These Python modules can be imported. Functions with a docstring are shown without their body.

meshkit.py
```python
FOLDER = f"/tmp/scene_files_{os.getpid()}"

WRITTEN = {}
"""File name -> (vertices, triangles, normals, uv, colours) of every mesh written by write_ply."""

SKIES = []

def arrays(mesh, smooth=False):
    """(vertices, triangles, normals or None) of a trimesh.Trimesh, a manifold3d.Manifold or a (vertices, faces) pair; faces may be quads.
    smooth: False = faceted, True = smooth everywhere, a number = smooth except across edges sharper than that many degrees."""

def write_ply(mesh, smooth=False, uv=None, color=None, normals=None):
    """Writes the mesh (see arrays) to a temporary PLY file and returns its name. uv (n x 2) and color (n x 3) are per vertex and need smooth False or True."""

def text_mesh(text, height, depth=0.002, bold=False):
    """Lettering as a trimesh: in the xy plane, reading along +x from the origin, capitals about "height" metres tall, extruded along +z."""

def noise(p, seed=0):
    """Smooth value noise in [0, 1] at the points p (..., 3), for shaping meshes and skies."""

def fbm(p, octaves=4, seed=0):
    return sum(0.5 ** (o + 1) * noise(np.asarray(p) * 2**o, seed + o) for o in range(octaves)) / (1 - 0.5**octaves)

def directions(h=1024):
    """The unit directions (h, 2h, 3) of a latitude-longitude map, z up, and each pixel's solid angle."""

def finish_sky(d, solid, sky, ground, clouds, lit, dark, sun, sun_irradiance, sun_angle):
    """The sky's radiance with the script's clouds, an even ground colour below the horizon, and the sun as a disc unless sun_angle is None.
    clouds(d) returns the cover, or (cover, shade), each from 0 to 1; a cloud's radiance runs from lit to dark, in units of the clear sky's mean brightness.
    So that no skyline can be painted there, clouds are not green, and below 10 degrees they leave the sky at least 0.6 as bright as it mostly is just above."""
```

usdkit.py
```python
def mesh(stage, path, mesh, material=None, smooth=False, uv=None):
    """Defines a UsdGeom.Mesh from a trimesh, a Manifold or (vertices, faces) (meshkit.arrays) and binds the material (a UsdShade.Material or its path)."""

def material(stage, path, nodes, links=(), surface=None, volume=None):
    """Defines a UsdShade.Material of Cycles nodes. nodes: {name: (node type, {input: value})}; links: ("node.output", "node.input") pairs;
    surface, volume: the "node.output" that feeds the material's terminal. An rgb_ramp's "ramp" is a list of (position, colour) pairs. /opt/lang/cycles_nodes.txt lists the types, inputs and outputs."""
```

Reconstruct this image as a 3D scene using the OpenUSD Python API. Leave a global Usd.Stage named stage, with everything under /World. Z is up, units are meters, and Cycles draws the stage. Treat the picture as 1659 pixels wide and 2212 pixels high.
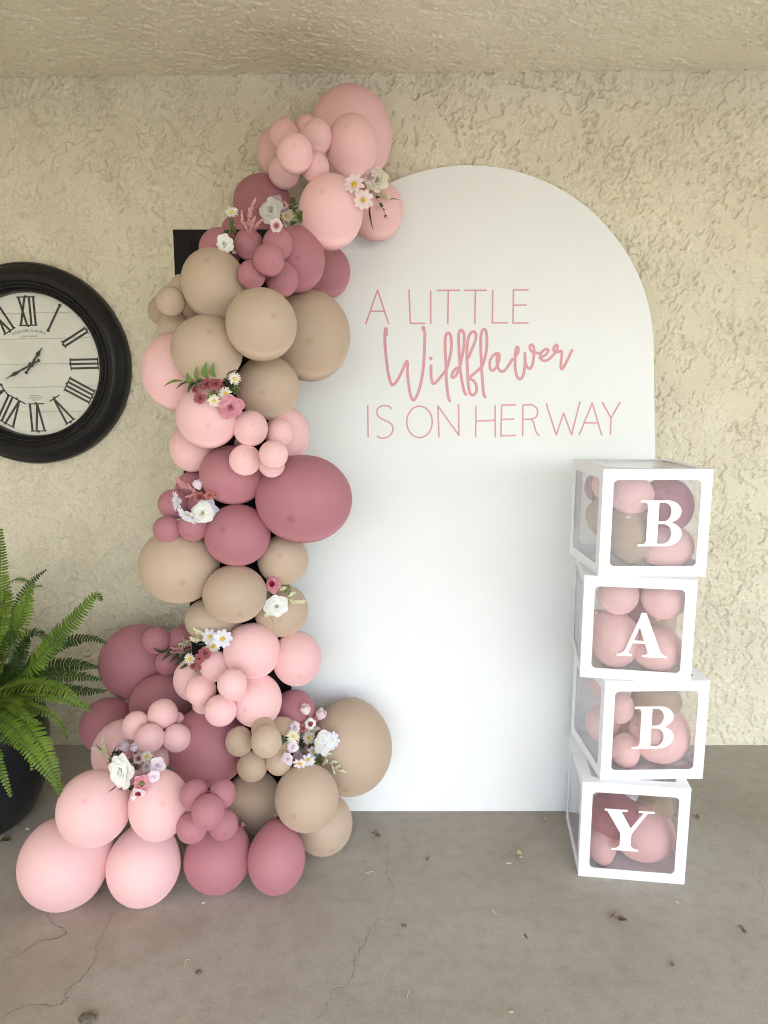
import math, random, numpy as np, trimesh, usdkit, meshkit
from pxr import Usd, UsdGeom, UsdLux, UsdShade, Gf, Sdf, Vt
from scipy.ndimage import gaussian_filter
from shapely.geometry import LineString, Polygon, Point, box as sbox
from shapely.ops import unary_union
from shapely import affinity

stage = Usd.Stage.CreateInMemory()
UsdGeom.SetStageUpAxis(stage, 'Z')
UsdGeom.Xform.Define(stage, '/World')
UsdGeom.Scope.Define(stage, '/World/Looks')
PI = math.pi

# ---------------------------------------------------------------- camera, sky, sun, exposure
EXPOSURE = 1.83
SKY_STRENGTH = 0.15
SUN_INTENSITY = 0.5
SUN_ELEV, SUN_AZ = math.radians(38), math.radians(166)     # azimuth = atan2(x, y) of the direction towards the sun
CAM_H, PITCH, FPX = 1.339, math.radians(9.3685), 1564.0    # focal length in units of a 1659 px wide picture
cam = UsdGeom.Camera.Define(stage, '/World/camera')
cam.CreateHorizontalApertureAttr(36.0)
cam.CreateFocalLengthAttr(36.0 * FPX / 1659.0)
cam.CreateExposureAttr(EXPOSURE)
cam.CreateClippingRangeAttr(Gf.Vec2f(0.02, 2000))
cam.AddTranslateOp().Set(Gf.Vec3d(0, 0, CAM_H))
cam.AddRotateXOp().Set(90 - math.degrees(PITCH))

dome = UsdLux.DomeLight.Define(stage, '/World/sky')
sky_mat = usdkit.material(stage, '/World/Looks/sky', {
    's': ('sky_texture', {'sky_type': 'single_scattering', 'sun_disc': False, 'sun_elevation': SUN_ELEV, 'sun_rotation': SUN_AZ}),
    'b': ('background_shader', {'strength': SKY_STRENGTH})}, [('s.color', 'b.color')], surface='b.background')
UsdShade.MaterialBindingAPI.Apply(dome.GetPrim()).Bind(sky_mat)
dome.GetPrim().SetCustomDataByKey('kind', 'structure')
sun = UsdLux.DistantLight.Define(stage, '/World/sun')
sun.CreateIntensityAttr(SUN_INTENSITY)
sun.CreateNormalizeAttr(True)
sun.CreateAngleAttr(0.53)
sun.CreateColorAttr(Gf.Vec3f(1.0, 0.965, 0.915))
sdir = np.array([math.sin(SUN_AZ) * math.cos(SUN_ELEV), math.cos(SUN_AZ) * math.cos(SUN_ELEV), math.sin(SUN_ELEV)])
sun.AddRotateZOp().Set(-math.degrees(SUN_AZ))
sun.AddRotateXOp().Set(-(90 - math.degrees(SUN_ELEV)))

# ---------------------------------------------------------------- helpers
C0 = np.array([0, 0, CAM_H])
FWD = np.array([0, math.cos(PITCH), -math.sin(PITCH)])
UP = np.array([0, math.sin(PITCH), math.cos(PITCH)])
RIGHT = np.array([1.0, 0, 0])

def ray(u, v):
    return FWD + RIGHT * (u - 829.5) / FPX + UP * (1106 - v) / FPX

def at(u, v, t):
    return C0 + t * ray(u, v)

def on_plane(u, v, p, n):
    d = ray(u, v)
    return C0 + d * (np.dot(np.asarray(p) - C0, n) / np.dot(d, n))

def norm(a):
    a = np.asarray(a, float)
    return a / (np.linalg.norm(a) + 1e-12)

used = {}
def numbered(name, parent):
    k = (parent, name)
    n = used.get(k, -1) + 1
    used[k] = n
    return name if n == 0 else f'{name}_{n:03d}'

def tag(p, label=None, cat=None, group=None, kind=None):
    p = p.GetPrim() if hasattr(p, 'GetPrim') else p
    for k, v in (('label', label), ('category', cat), ('group', group), ('kind', kind)):
        if v:
            p.SetCustomDataByKey(k, v)
    return p

def ppath(parent):
    if parent is None:
        return '/World'
    return str(parent.GetPath())

def thing(name, loc=(0, 0, 0), parent=None, label=None, cat=None, group=None, kind=None, rotz=0.0):
    pp = ppath(parent)
    x = UsdGeom.Xform.Define(stage, pp + '/' + numbered(name, pp))
    if any(loc) or rotz:
        x.AddTranslateOp().Set(Gf.Vec3d(*map(float, loc)))
    if rotz:
        x.AddRotateZOp().Set(math.degrees(rotz))
    tag(x, label, cat, group, kind)
    return x.GetPrim()

def outward(v, f):
    """faces of a closed mesh turned so that they face outwards"""
    a, b, c = v[f[:, 0]], v[f[:, 1]], v[f[:, 2]]
    return f if np.einsum('ij,ij->', a, np.cross(b, c)) > 0 else f[:, ::-1]

def obj(name, mesh, mat, parent=None, smooth=False, loc=None, label=None, cat=None, group=None, kind=None, prim=None):
    pp = ppath(parent)
    m = usdkit.mesh(stage, pp + '/' + numbered(name, pp), mesh, mat, smooth=smooth)
    if loc is not None:
        m.AddTranslateOp().Set(Gf.Vec3d(*map(float, loc)))
    if prim:
        for k, v in prim.items():
            pv = UsdGeom.PrimvarsAPI(m).CreatePrimvar(k, Sdf.ValueTypeNames.FloatArray, 'vertex')
            pv.Set(Vt.FloatArray.FromNumpy(np.asarray(v, np.float32)))
    tag(m, label, cat, group, kind)
    return m.GetPrim()

def bx(x0, x1, y0, y1, z0, z1):
    m = trimesh.creation.box([x1 - x0, y1 - y0, z1 - z0])
    m.apply_translation([(x0 + x1) / 2, (y0 + y1) / 2, (z0 + z1) / 2])
    return m

def grid_faces(n, m, closed=False):
    i, j = np.meshgrid(np.arange(n - 1), np.arange(m if closed else m - 1), indexing='ij')
    a = i * m + j
    b = i * m + (j + 1) % m
    c = (i + 1) * m + (j + 1) % m
    d = (i + 1) * m + j
    q = np.stack([a, b, c, d], -1).reshape(-1, 4)
    return np.vstack([q[:, [0, 1, 2]], q[:, [0, 2, 3]]])

def tube(pts, rad, sides=5):
    p = np.asarray(pts, float)
    t = np.gradient(p, axis=0)
    t /= np.linalg.norm(t, axis=1, keepdims=True) + 1e-12
    ref = np.where(np.abs(t[:, 2:]) < 0.9, [0, 0, 1.0], [1.0, 0, 0])
    a = np.cross(t, ref); a /= np.linalg.norm(a, axis=1, keepdims=True) + 1e-12
    b = np.cross(t, a)
    an = np.arange(sides) * 2 * PI / sides
    r = np.broadcast_to(rad, (len(p),))[:, None, None]
    v = p[:, None] + r * (np.cos(an)[None, :, None] * a[:, None] + np.sin(an)[None, :, None] * b[:, None])
    return v.reshape(-1, 3), grid_faces(len(p), sides, True)

def cat_meshes(ms):
    vs, fs, n = [], [], 0
    for m in ms:
        v, f = (np.asarray(m.vertices), np.asarray(m.faces)) if hasattr(m, 'vertices') else m
        vs.append(v); fs.append(np.asarray(f) + n); n += len(v)
    return np.vstack(vs), np.vstack(fs)

def revolve(profile, seg=48):
    pr = np.asarray(profile, float)
    an = np.arange(seg) * 2 * PI / seg
    v = np.stack([pr[:, None, 0] * np.cos(an), pr[:, None, 0] * np.sin(an), np.broadcast_to(pr[:, None, 1], (len(pr), seg))], -1)
    f = grid_faces(len(pr), seg, True)
    return v.reshape(-1, 3), f[:, ::-1]

def extrude(poly, depth):
    gs = getattr(poly, 'geoms', [poly])
    return trimesh.util.concatenate([trimesh.creation.extrude_polygon(g, depth, engine='earcut') for g in gs if g.area > 1e-10])

def spline(pts, n=8):
    p = np.asarray(pts, float)
    if len(p) < 3:
        return p
    q = np.vstack([2 * p[0] - p[1], p, 2 * p[-1] - p[-2]])
    out = []
    for i in range(len(p) - 1):
        a, b, c, d = q[i:i + 4]
        for t in np.linspace(0, 1, n, endpoint=False):
            out.append(0.5 * (2 * b + (c - a) * t + (2 * a - 5 * b + 4 * c - d) * t * t + (3 * b - a - 3 * c + d) * t ** 3))
    out.append(p[-1])
    return np.array(out)

# ---------------------------------------------------------------- materials
def pm(name, color, rough=0.5, extra=None, nodes=None, links=(), **kw):
    p = {'base_color': color, 'roughness': rough}
    p.update(extra or {})
    n = {'p': ('principled_bsdf', p)}
    n.update(nodes or {})
    return usdkit.material(stage, '/World/Looks/' + name, n, list(links), surface='p.BSDF')

def varied(name, c1, c2, scale, rough=0.6, bump=None, detail=4, extra=None, lo=0.3, hi=0.7, grit=None):
    nodes = {'g': ('geometry', {}), 'n': ('noise_texture', {'scale': scale, 'detail': detail, 'roughness': 0.6}),
             'r': ('rgb_ramp', {'ramp': [(lo, c1), (hi, c2)]})}
    links = [('g.position', 'n.vector'), ('n.fac', 'r.fac'), ('r.color', 'p.base_color')]
    if bump:
        nodes['n2'] = ('noise_texture', {'scale': bump[0], 'detail': 6, 'roughness': 0.65})
        nodes['b'] = ('bump', {'strength': bump[2], 'distance': bump[1]})
        links += [('g.position', 'n2.vector'), ('n2.fac', 'b.height'), ('b.normal', 'p.normal')]
    if grit:    # sandy grain: single grains lighter and darker than the rest
        nodes['gn'] = ('noise_texture', {'scale': grit[0], 'detail': 3.0, 'roughness': 0.8})
        nodes['gr'] = ('rgb_ramp', {'ramp': [(0.3, (1 - grit[1],) * 3), (0.5, (1, 1, 1)), (0.7, (1 + .6 * grit[1],) * 3)]})
        nodes['gm'] = ('mix_color', {'blend_type': 'multiply', 'fac': 1.0})
        links = [l for l in links if l[1] != 'p.base_color'] + [('g.position', 'gn.vector'), ('gn.fac', 'gr.fac'), ('r.color', 'gm.a'), ('gr.color', 'gm.b'), ('gm.result', 'p.base_color')]
    return pm(name, c1, rough, extra, nodes, links)

def balloon_mat(name, col, dark):
    # the crown of a balloon, where the latex stays thick, is a small darker spot (primvar "crown": cosine from the crown)
    nodes = {'a': ('attribute', {'attribute': 'crown'}),
             'oi': ('object_info', {}),
             'mr': ('map_range', {'range_type': 'linear', 'from_min': 0.0, 'from_max': 1.0, 'to_min': 0.94, 'to_max': 1.05}),
             'h': ('hsv', {'hue': 0.5, 'saturation': 1.0, 'fac': 1.0, 'color': col}),
             'r': ('rgb_ramp', {'ramp': [(0.0, (0, 0, 0)), (0.9900, (0, 0, 0)), (0.9985, (0.16, 0.16, 0.16)), (1.0, (0.33, 0.33, 0.33))]}),
             'm': ('mix_color', {'blend_type': 'mix', 'b': dark}),
             'tc': ('geometry', {}),
             'n': ('noise_texture', {'scale': 900.0, 'detail': 2.0}),
             'bm': ('bump', {'strength': 0.06, 'distance': 0.001})}
    links = [('a.fac', 'r.fac'), ('oi.random', 'mr.value'), ('mr.result', 'h.value'), ('h.color', 'm.a'), ('r.alpha', 'm.fac'),
             ('m.result', 'p.base_color'), ('tc.position', 'n.vector'), ('n.fac', 'bm.height'), ('bm.normal', 'p.normal')]
    links = [l for l in links if l[0] != 'r.alpha'] + [('r.color', 'm.fac')]
    return pm(name, col, 0.6, {'specular_ior_level': 0.28}, nodes, links)

M = {}
M['pink'] = balloon_mat('latex_pink', (0.745, 0.468, 0.475), (0.55, 0.22, 0.22))
M['rose'] = balloon_mat('latex_rose', (0.395, 0.166, 0.196), (0.16, 0.03, 0.05))
M['beige'] = balloon_mat('latex_beige', (0.455, 0.350, 0.265), (0.28, 0.17, 0.10))
M['stucco'] = varied('stucco', (0.67, 0.615, 0.475), (0.78, 0.725, 0.58), 4.0, 0.9, (230.0, 0.006, 0.7), lo=.3, hi=.7, grit=(210.0, .22))
M['ceiling'] = varied('ceiling_stucco', (0.75, 0.69, 0.535), (0.82, 0.765, 0.61), 4.0, 0.9, (230.0, 0.005, 0.6), grit=(210.0, .2))
M['white_paint'] = varied('white_panel_paint', (0.76, 0.785, 0.80), (0.785, 0.81, 0.825), 3.0, 0.55, (180.0, 0.0006, 0.35))
M['vinyl'] = pm('pink_vinyl', (0.64, 0.315, 0.36), 0.45)
M['card'] = pm('white_card', (0.78, 0.795, 0.825), 0.5)
M['letter_card'] = pm('white_letter_vinyl', (0.88, 0.88, 0.89), 0.42)
M['black_frame'] = varied('black_clock_frame', (0.006, 0.006, 0.007), (0.014, 0.013, 0.014), 30, 0.42, (120., 0.0006, 0.3), extra={'specular_ior_level': 0.3})
M['clock_face'] = varied('clock_face_board', (0.66, 0.65, 0.60), (0.76, 0.755, 0.71), 9.0, 0.5)
M['clock_black'] = pm('clock_black_print', (0.012, 0.010, 0.014), 0.5)
M['clock_grey'] = pm('clock_grey_print', (0.16, 0.17, 0.17), 0.6)
M['brass'] = pm('brass', (0.35, 0.25, 0.10), 0.35, {'metallic': 0.8})
M['pot'] = pm('black_pot_glaze', (0.006, 0.007, 0.009), 0.33)
M['soil'] = varied('soil', (0.02, 0.015, 0.01), (0.05, 0.035, 0.025), 60, 0.95)

def leafy(name, c1, c2, rough=0.5, trans=0.3, scale=40.0):
    return usdkit.material(stage, '/World/Looks/' + name, {
        'g': ('geometry', {}), 'n': ('noise_texture', {'scale': scale, 'detail': 3.0}),
        'r': ('rgb_ramp', {'ramp': [(0.3, c1), (0.7, c2)]}),
        'p': ('principled_bsdf', {'roughness': rough, 'specular_ior_level': 0.35}), 't': ('translucent_bsdf', {}),
        'm': ('mix_closure', {'fac': trans})},
        [('g.position', 'n.vector'), ('n.fac', 'r.fac'), ('r.color', 'p.base_color'), ('r.color', 't.color'),
         ('p.BSDF', 'm.closure1'), ('t.BSDF', 'm.closure2')], surface='m.closure')

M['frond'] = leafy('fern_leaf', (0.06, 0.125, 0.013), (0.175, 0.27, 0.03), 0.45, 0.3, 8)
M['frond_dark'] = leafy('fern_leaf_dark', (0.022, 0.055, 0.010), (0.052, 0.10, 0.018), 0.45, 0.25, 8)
M['stalk'] = pm('fern_stalk', (0.05, 0.075, 0.015), 0.5)
M['leaf'] = leafy('leaf_green', (0.10, 0.19, 0.045), (0.17, 0.27, 0.07))
M['leaf_dark'] = leafy('leaf_dark_green', (0.030, 0.055, 0.022), (0.055, 0.085, 0.03), 0.5, .15)
M['leaf_brown'] = leafy('leaf_bronze', (0.075, 0.035, 0.035), (0.10, 0.06, 0.04), 0.5, .15)
M['stem'] = pm('stem_olive', (0.16, 0.16, 0.06), 0.6)
M['stem_brown'] = pm('stem_brown', (0.10, 0.045, 0.03), 0.6)
M['p_white'] = leafy('petal_white', (0.87, 0.88, 0.85), (0.91, 0.92, 0.90), 0.7, 0.42)
M['p_cream'] = leafy('petal_cream', (0.88, 0.87, 0.74), (0.92, 0.91, 0.82), 0.7, 0.42)
M['p_bluewhite'] = leafy('petal_blue_white', (0.74, 0.77, 0.87), (0.82, 0.84, 0.91), 0.7, 0.35)
M['p_lilac'] = leafy('petal_lilac', (0.81, 0.71, 0.79), (0.87, 0.79, 0.85), 0.7, 0.35)
M['p_blush'] = leafy('petal_blush', (0.80, 0.66, 0.68), (0.85, 0.76, 0.77), 0.7, 0.35)
M['p_pink'] = leafy('petal_pink', (0.66, 0.26, 0.34), (0.76, 0.40, 0.46), 0.7, 0.35)
M['p_deep'] = leafy('petal_deep_pink', (0.36, 0.02, 0.08), (0.45, 0.05, 0.11), 0.7, 0.35)
M['p_dusty'] = leafy('petal_dusty_rose', (0.36, 0.095, 0.12), (0.48, 0.17, 0.20), 0.7, 0.35)
M['p_peach'] = leafy('petal_peach_rose', (0.46, 0.14, 0.14), (0.60, 0.28, 0.24), 0.7, 0.35)
M['p_daisy'] = leafy('petal_daisy', (0.80, 0.80, 0.66), (0.86, 0.86, 0.80), 0.7, 0.35)
M['yellow'] = varied('daisy_centre', (0.62, 0.38, 0.03), (0.80, 0.62, 0.10), 500, 0.8, (900., .002, .8))
M['astilbe_pink'] = leafy('astilbe_pink', (0.62, 0.29, 0.29), (0.76, 0.45, 0.43), 0.8, 0.2, 200)
M['astilbe_cream'] = leafy('astilbe_cream', (0.66, 0.66, 0.42), (0.80, 0.78, 0.58), 0.8, 0.2, 200)
M['dry_leaf'] = varied('dry_leaf', (0.13, 0.09, 0.065), (0.25, 0.19, 0.14), 90, 0.8)
M['dry_pale'] = varied('dry_pale', (0.34, 0.27, 0.17), (0.48, 0.40, 0.27), 90, 0.8)
M['straw'] = pm('straw', (0.55, 0.47, 0.33), 0.7)
M['chalk'] = pm('white_chip', (0.62, 0.60, 0.54), 0.8)
M['stone'] = varied('pebble', (0.05, 0.04, 0.03), (0.20, 0.165, 0.125), 160, 0.95)
M['crack'] = pm('crack_dirt', (0.14, 0.12, 0.10), 0.95)

M['film'] = usdkit.material(stage, '/World/Looks/clear_film', {
    'tc': ('geometry', {}), 'n': ('noise_texture', {'scale': 9.0, 'detail': 2.0, 'distortion': 0.8}),
    'b': ('bump', {'strength': 0.42, 'distance': 0.02}),
    't': ('transparent_bsdf', {'color': (0.95, 0.94, 0.94)}), 'g': ('glossy_bsdf', {'color': (1, 1, 1), 'roughness': 0.03}),
    'lw': ('layer_weight', {'blend': 0.5}), 'pw': ('math', {'math_type': 'power', 'value2': 4.5}), 'f': ('math', {'math_type': 'multiply_add', 'value2': 0.7, 'value3': 0.15}), 'm': ('mix_closure', {})},
    [('tc.position', 'n.vector'), ('n.fac', 'b.height'), ('b.normal', 'g.normal'), ('b.normal', 'lw.normal'), ('lw.facing', 'pw.value1'), ('pw.value', 'f.value1'), ('f.value', 'm.fac'),
     ('t.BSDF', 'm.closure1'), ('g.BSDF', 'm.closure2')], surface='m.closure')
M['glass'] = usdkit.material(stage, '/World/Looks/clock_glass', {
    't': ('transparent_bsdf', {'color': (0.96, 0.97, 0.96)}), 'g': ('glossy_bsdf', {'color': (1, 1, 1), 'roughness': 0.01}),
    'lw': ('layer_weight', {'blend': 0.5}), 'pw': ('math', {'math_type': 'power', 'value2': 4.5}), 'f': ('math', {'math_type': 'multiply_add', 'value2': 0.7, 'value3': 0.045}), 'm': ('mix_closure', {})},
    [('lw.facing', 'pw.value1'), ('pw.value', 'f.value1'), ('f.value', 'm.fac'), ('t.BSDF', 'm.closure1'), ('g.BSDF', 'm.closure2')], surface='m.closure')
M['black_wood'] = usdkit.material(stage, '/World/Looks/black_stained_wood', {
    'g': ('geometry', {}), 'mp': ('mapping', {'scale': (60.0, 60.0, 3.0)}),
    'n': ('noise_texture', {'scale': 1.6, 'detail': 6.0, 'roughness': 0.7}),
    'r': ('rgb_ramp', {'ramp': [(0.35, (0.006, 0.006, 0.006)), (0.6, (0.014, 0.012, 0.010)), (0.74, (0.05, 0.035, 0.022))]}),
    'b': ('bump', {'strength': 0.5, 'distance': 0.002}), 'p': ('principled_bsdf', {'roughness': 0.7, 'specular_ior_level': 0.12})},
    [('g.position', 'mp.vector'), ('mp.vector', 'n.vector'), ('n.fac', 'r.fac'), ('r.color', 'p.base_color'), ('n.fac', 'b.height'), ('b.normal', 'p.normal')], surface='p.BSDF')
# concrete: blotchy grey brown with fine speckle, stains of its own and a trowelled relief
M['concrete'] = usdkit.material(stage, '/World/Looks/concrete', {
    'g': ('geometry', {}),
    'n1': ('noise_texture', {'scale': 1.7, 'detail': 5.0, 'roughness': 0.6, 'distortion': 0.6}),
    'n2': ('noise_texture', {'scale': 22.0, 'detail': 6.0, 'roughness': 0.7}),
    'n3': ('noise_texture', {'scale': 240.0, 'detail': 4.0, 'roughness': 0.75}),
    'r1': ('rgb_ramp', {'ramp': [(0.30, (0.285, 0.252, 0.208)), (0.5, (0.325, 0.295, 0.252)), (0.72, (0.360, 0.335, 0.296))]}),
    'r2': ('rgb_ramp', {'ramp': [(0.3, (0.84, 0.83, 0.81)), (0.5, (1.0, 1.0, 1.0)), (0.75, (1.12, 1.12, 1.10))]}),
    'r3': ('rgb_ramp', {'ramp': [(0.32, (0.62, 0.60, 0.57)), (0.44, (0.96, 0.96, 0.95)), (0.58, (1.03, 1.03, 1.02)), (0.68, (1.34, 1.32, 1.29))]}),
    'm1': ('mix_color', {'blend_type': 'multiply', 'fac': 0.8}), 'm2': ('mix_color', {'blend_type': 'multiply', 'fac': 0.9}),
    # a rusty spalled patch on the left of the slab
    'mp': ('mapping', {'location': (0.82, -1.62, 0.0)}),
    'len': ('vector_math', {'math_type': 'length'}), 'nd': ('noise_texture', {'scale': 5.0, 'detail': 5.0}),
    'ad': ('math', {'math_type': 'multiply_add', 'value2': 0.9, 'value3': -0.45}), 'sm': ('math', {'math_type': 'add'}),
    'rp': ('rgb_ramp', {'ramp': [(0.0, (1, 1, 1)), (0.16, (0.9, 0.9, 0.9)), (0.34, (0, 0, 0))]}),
    'm3': ('mix_color', {'blend_type': 'mix', 'b': (0.235, 0.165, 0.125)}), 'fm': ('math', {'math_type': 'multiply', 'value2': 0.38}),
    'ah': ('math', {'math_type': 'multiply_add', 'value2': 0.25}),
    'b': ('bump', {'strength': 0.4, 'distance': 0.004}), 'p': ('principled_bsdf', {'roughness': 0.72, 'specular_ior_level': 0.35})},
    [('g.position', 'n1.vector'), ('g.position', 'n2.vector'), ('g.position', 'n3.vector'), ('n1.fac', 'r1.fac'), ('n2.fac', 'r2.fac'), ('n3.fac', 'r3.fac'),
     ('r1.color', 'm1.a'), ('r2.color', 'm1.b'), ('m1.result', 'm2.a'), ('r3.color', 'm2.b'),
     ('g.position', 'mp.vector'), ('mp.vector', 'len.vector1'), ('g.position', 'nd.vector'), ('nd.fac', 'ad.value1'), ('len.value', 'sm.value1'), ('ad.value', 'sm.value2'),
     ('sm.value', 'rp.fac'), ('rp.color', 'fm.value1'), ('fm.value', 'm3.fac'), ('m2.result', 'm3.a'), ('m3.result', 'p.base_color'),
     ('n3.fac', 'ah.value1'), ('n2.fac', 'ah.value3'), ('ah.value', 'b.height'), ('b.normal', 'p.normal')], surface='p.BSDF')
M['yard'] = varied('yard_gravel', (0.33, 0.315, 0.285), (0.44, 0.42, 0.385), 2.0, 0.95, (60., .02, .6))

# ---------------------------------------------------------------- the setting: yard, slab, walls, ceiling
WALL_Y, CEIL_Z = 2.600, 2.382
EAVE_Y = -1.74

def flat_grid(x0, x1, y0, y1, z, n=2):
    xs, ys = np.linspace(x0, x1, n), np.linspace(y0, y1, n)
    X, Y = np.meshgrid(xs, ys, indexing='ij')
    v = np.stack([X, Y, np.full_like(X, z)], -1).reshape(-1, 3)
    return v, grid_faces(n, n)[:, ::-1] if False else grid_faces(n, n)

obj('ground', (flat_grid(-400, 400, -400, 400, -0.10)[0], grid_faces(2, 2)), M['yard'], kind='structure')

floor = thing('patio_floor', kind='structure')
obj('slab', bx(-2.3, 6.0, -2.0, 2.75, -0.14, 0.0), M['concrete'], floor)

def stucco_field(nx, nz, dx, seed, aniso=(1.0, 1.0), cover=0.0, amp=1.0):
    rng = np.random.default_rng(seed)
    def g(s, an=True):
        a = gaussian_filter(rng.standard_normal((nx, nz)), (s / dx * (aniso[0] if an else 1), s / dx * (aniso[1] if an else 1)), mode='wrap')
        return a / a.std()
    big = g(0.11)
    warp = 0.70 * big + 0.62 * g(0.022) + 0.62 * g(0.0095) + 0.52 * g(0.0048)
    s1 = 1 / (1 + np.exp(-(warp - cover) / 0.035))
    f2 = 0.7 * g(0.05) + 0.75 * g(0.011) + 0.6 * g(0.005)
    s2 = 1 / (1 + np.exp(-(f2 - 0.75) / 0.04))
    rough = 0.95 * g(0.0042, False) + 0.7 * g(0.008, False)
    pits = 1 / (1 + np.exp(-(0.8 * g(0.0065, False) + 0.5 * g(0.03) - 1.9) / 0.08))
    h = s1 * (4.4 + 0.3 * g(0.05)) + s2 * 2.4 + (1 - np.maximum(s1, s2)) * rough * 1.7 - pits * s1 * 4.2 + 0.15 * g(0.004, False)
    groove = np.exp(-((warp - cover + 0.16) / 0.11) ** 2) + 0.6 * np.exp(-((f2 - 0.75 + 0.16) / 0.11) ** 2) * (1 - s1 * 0.4)
    h = h - 5.0 * groove * (1 - 0.55 * (1 / (1 + np.exp(-(g(0.06) - .3) / .2))))
    return h * 0.001 * amp

def plate(h, dx, origin, ax, az, nrm):
    nx, nz = h.shape
    X, Z = np.meshgrid(np.arange(nx) * dx, np.arange(nz) * dx, indexing='ij')
    v = np.asarray(origin) + X[..., None] * np.asarray(ax) + Z[..., None] * np.asarray(az) + h[..., None] * np.asarray(nrm)
    return v.reshape(-1, 3)

DX = 0.0032
nx, nz = int(3.9 / DX), int(2.47 / DX)
hw = stucco_field(nx, nz, DX, 11, (0.95, 1.15), 0.02)
zz = np.arange(nz)[None, :] * DX - 0.01
edge = 0.009 + 0.010 * np.clip(gaussian_filter(np.random.default_rng(8).standard_normal(nx), 5)[:, None] * 2.2, -0.6, 1.6)
hw = np.where(zz < edge, -0.004, hw)
wv = plate(hw, DX, (-1.95, WALL_Y, -0.01), (1, 0, 0), (0, 0, 1), (0, -1, 0))
wall = thing('house_wall', label='cream stucco house wall behind the arch and balloons', cat='wall')
obj('stucco', (wv, grid_faces(nx, nz)[:, ::-1]), M['stucco'], wall, smooth=True)
obj('wall_core', bx(-2.05, 6.0, WALL_Y + 0.006, WALL_Y + 0.2, -0.12, 2.75), M['stucco'], wall)
nx, nz = int(3.9 / DX), int(0.76 / DX)
hc = stucco_field(nx, nz, DX, 23, (1.25, 0.95), 0.25, 0.6)
cv = plate(hc, DX, (-1.95, 1.85, CEIL_Z - 0.0097 * 1.95), norm((1, 0, 0.0097)), (0, 1, 0), (0, 0, -1))
ceil = thing('patio_ceiling', label='cream stucco patio ceiling above the wall', cat='ceiling')
obj('stucco', (cv, grid_faces(nx, nz)[:, ::-1][:, ::-1]), M['ceiling'], ceil, smooth=True)
cs = bx(-2.05, 6.0, EAVE_Y, WALL_Y + 0.2, CEIL_Z + 0.004, CEIL_Z + 0.16)
cs.vertices[:, 2] += 0.0097 * cs.vertices[:, 0]
obj('roof_slab', cs, M['ceiling'], ceil)
obj('side_wall', bx(-2.05, -1.85, EAVE_Y, WALL_Y, -0.02, CEIL_Z - 0.03), M['stucco'], label='cream stucco side wall left of the fern', cat='wall')

# ---------------------------------------------------------------- the arch backdrop
PAN_D, LEAN = 2.1545, math.radians(11.54)
PW, PH, PX = 1.2192, 2.1336, 0.2847
P_UP = np.array([0, math.sin(LEAN), math.cos(LEAN)])
P_N = np.array([0, -math.cos(LEAN), math.sin(LEAN)])          # out of the front face
P_O = np.array([PX, PAN_D, 0.0])

def to_panel(u, v):
    q = on_plane(u, v, P_O, P_N) - P_O
    return np.array([q[0], np.dot(q, P_UP)])

def panel_world(m, lift=0.0):
    v = np.asarray(m.vertices)
    w = v[:, :1] * np.array([[1.0, 0, 0]]) + v[:, 1:2] * P_UP + (v[:, 2:] + lift) * P_N
    return w, np.asarray(m.faces)

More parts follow.
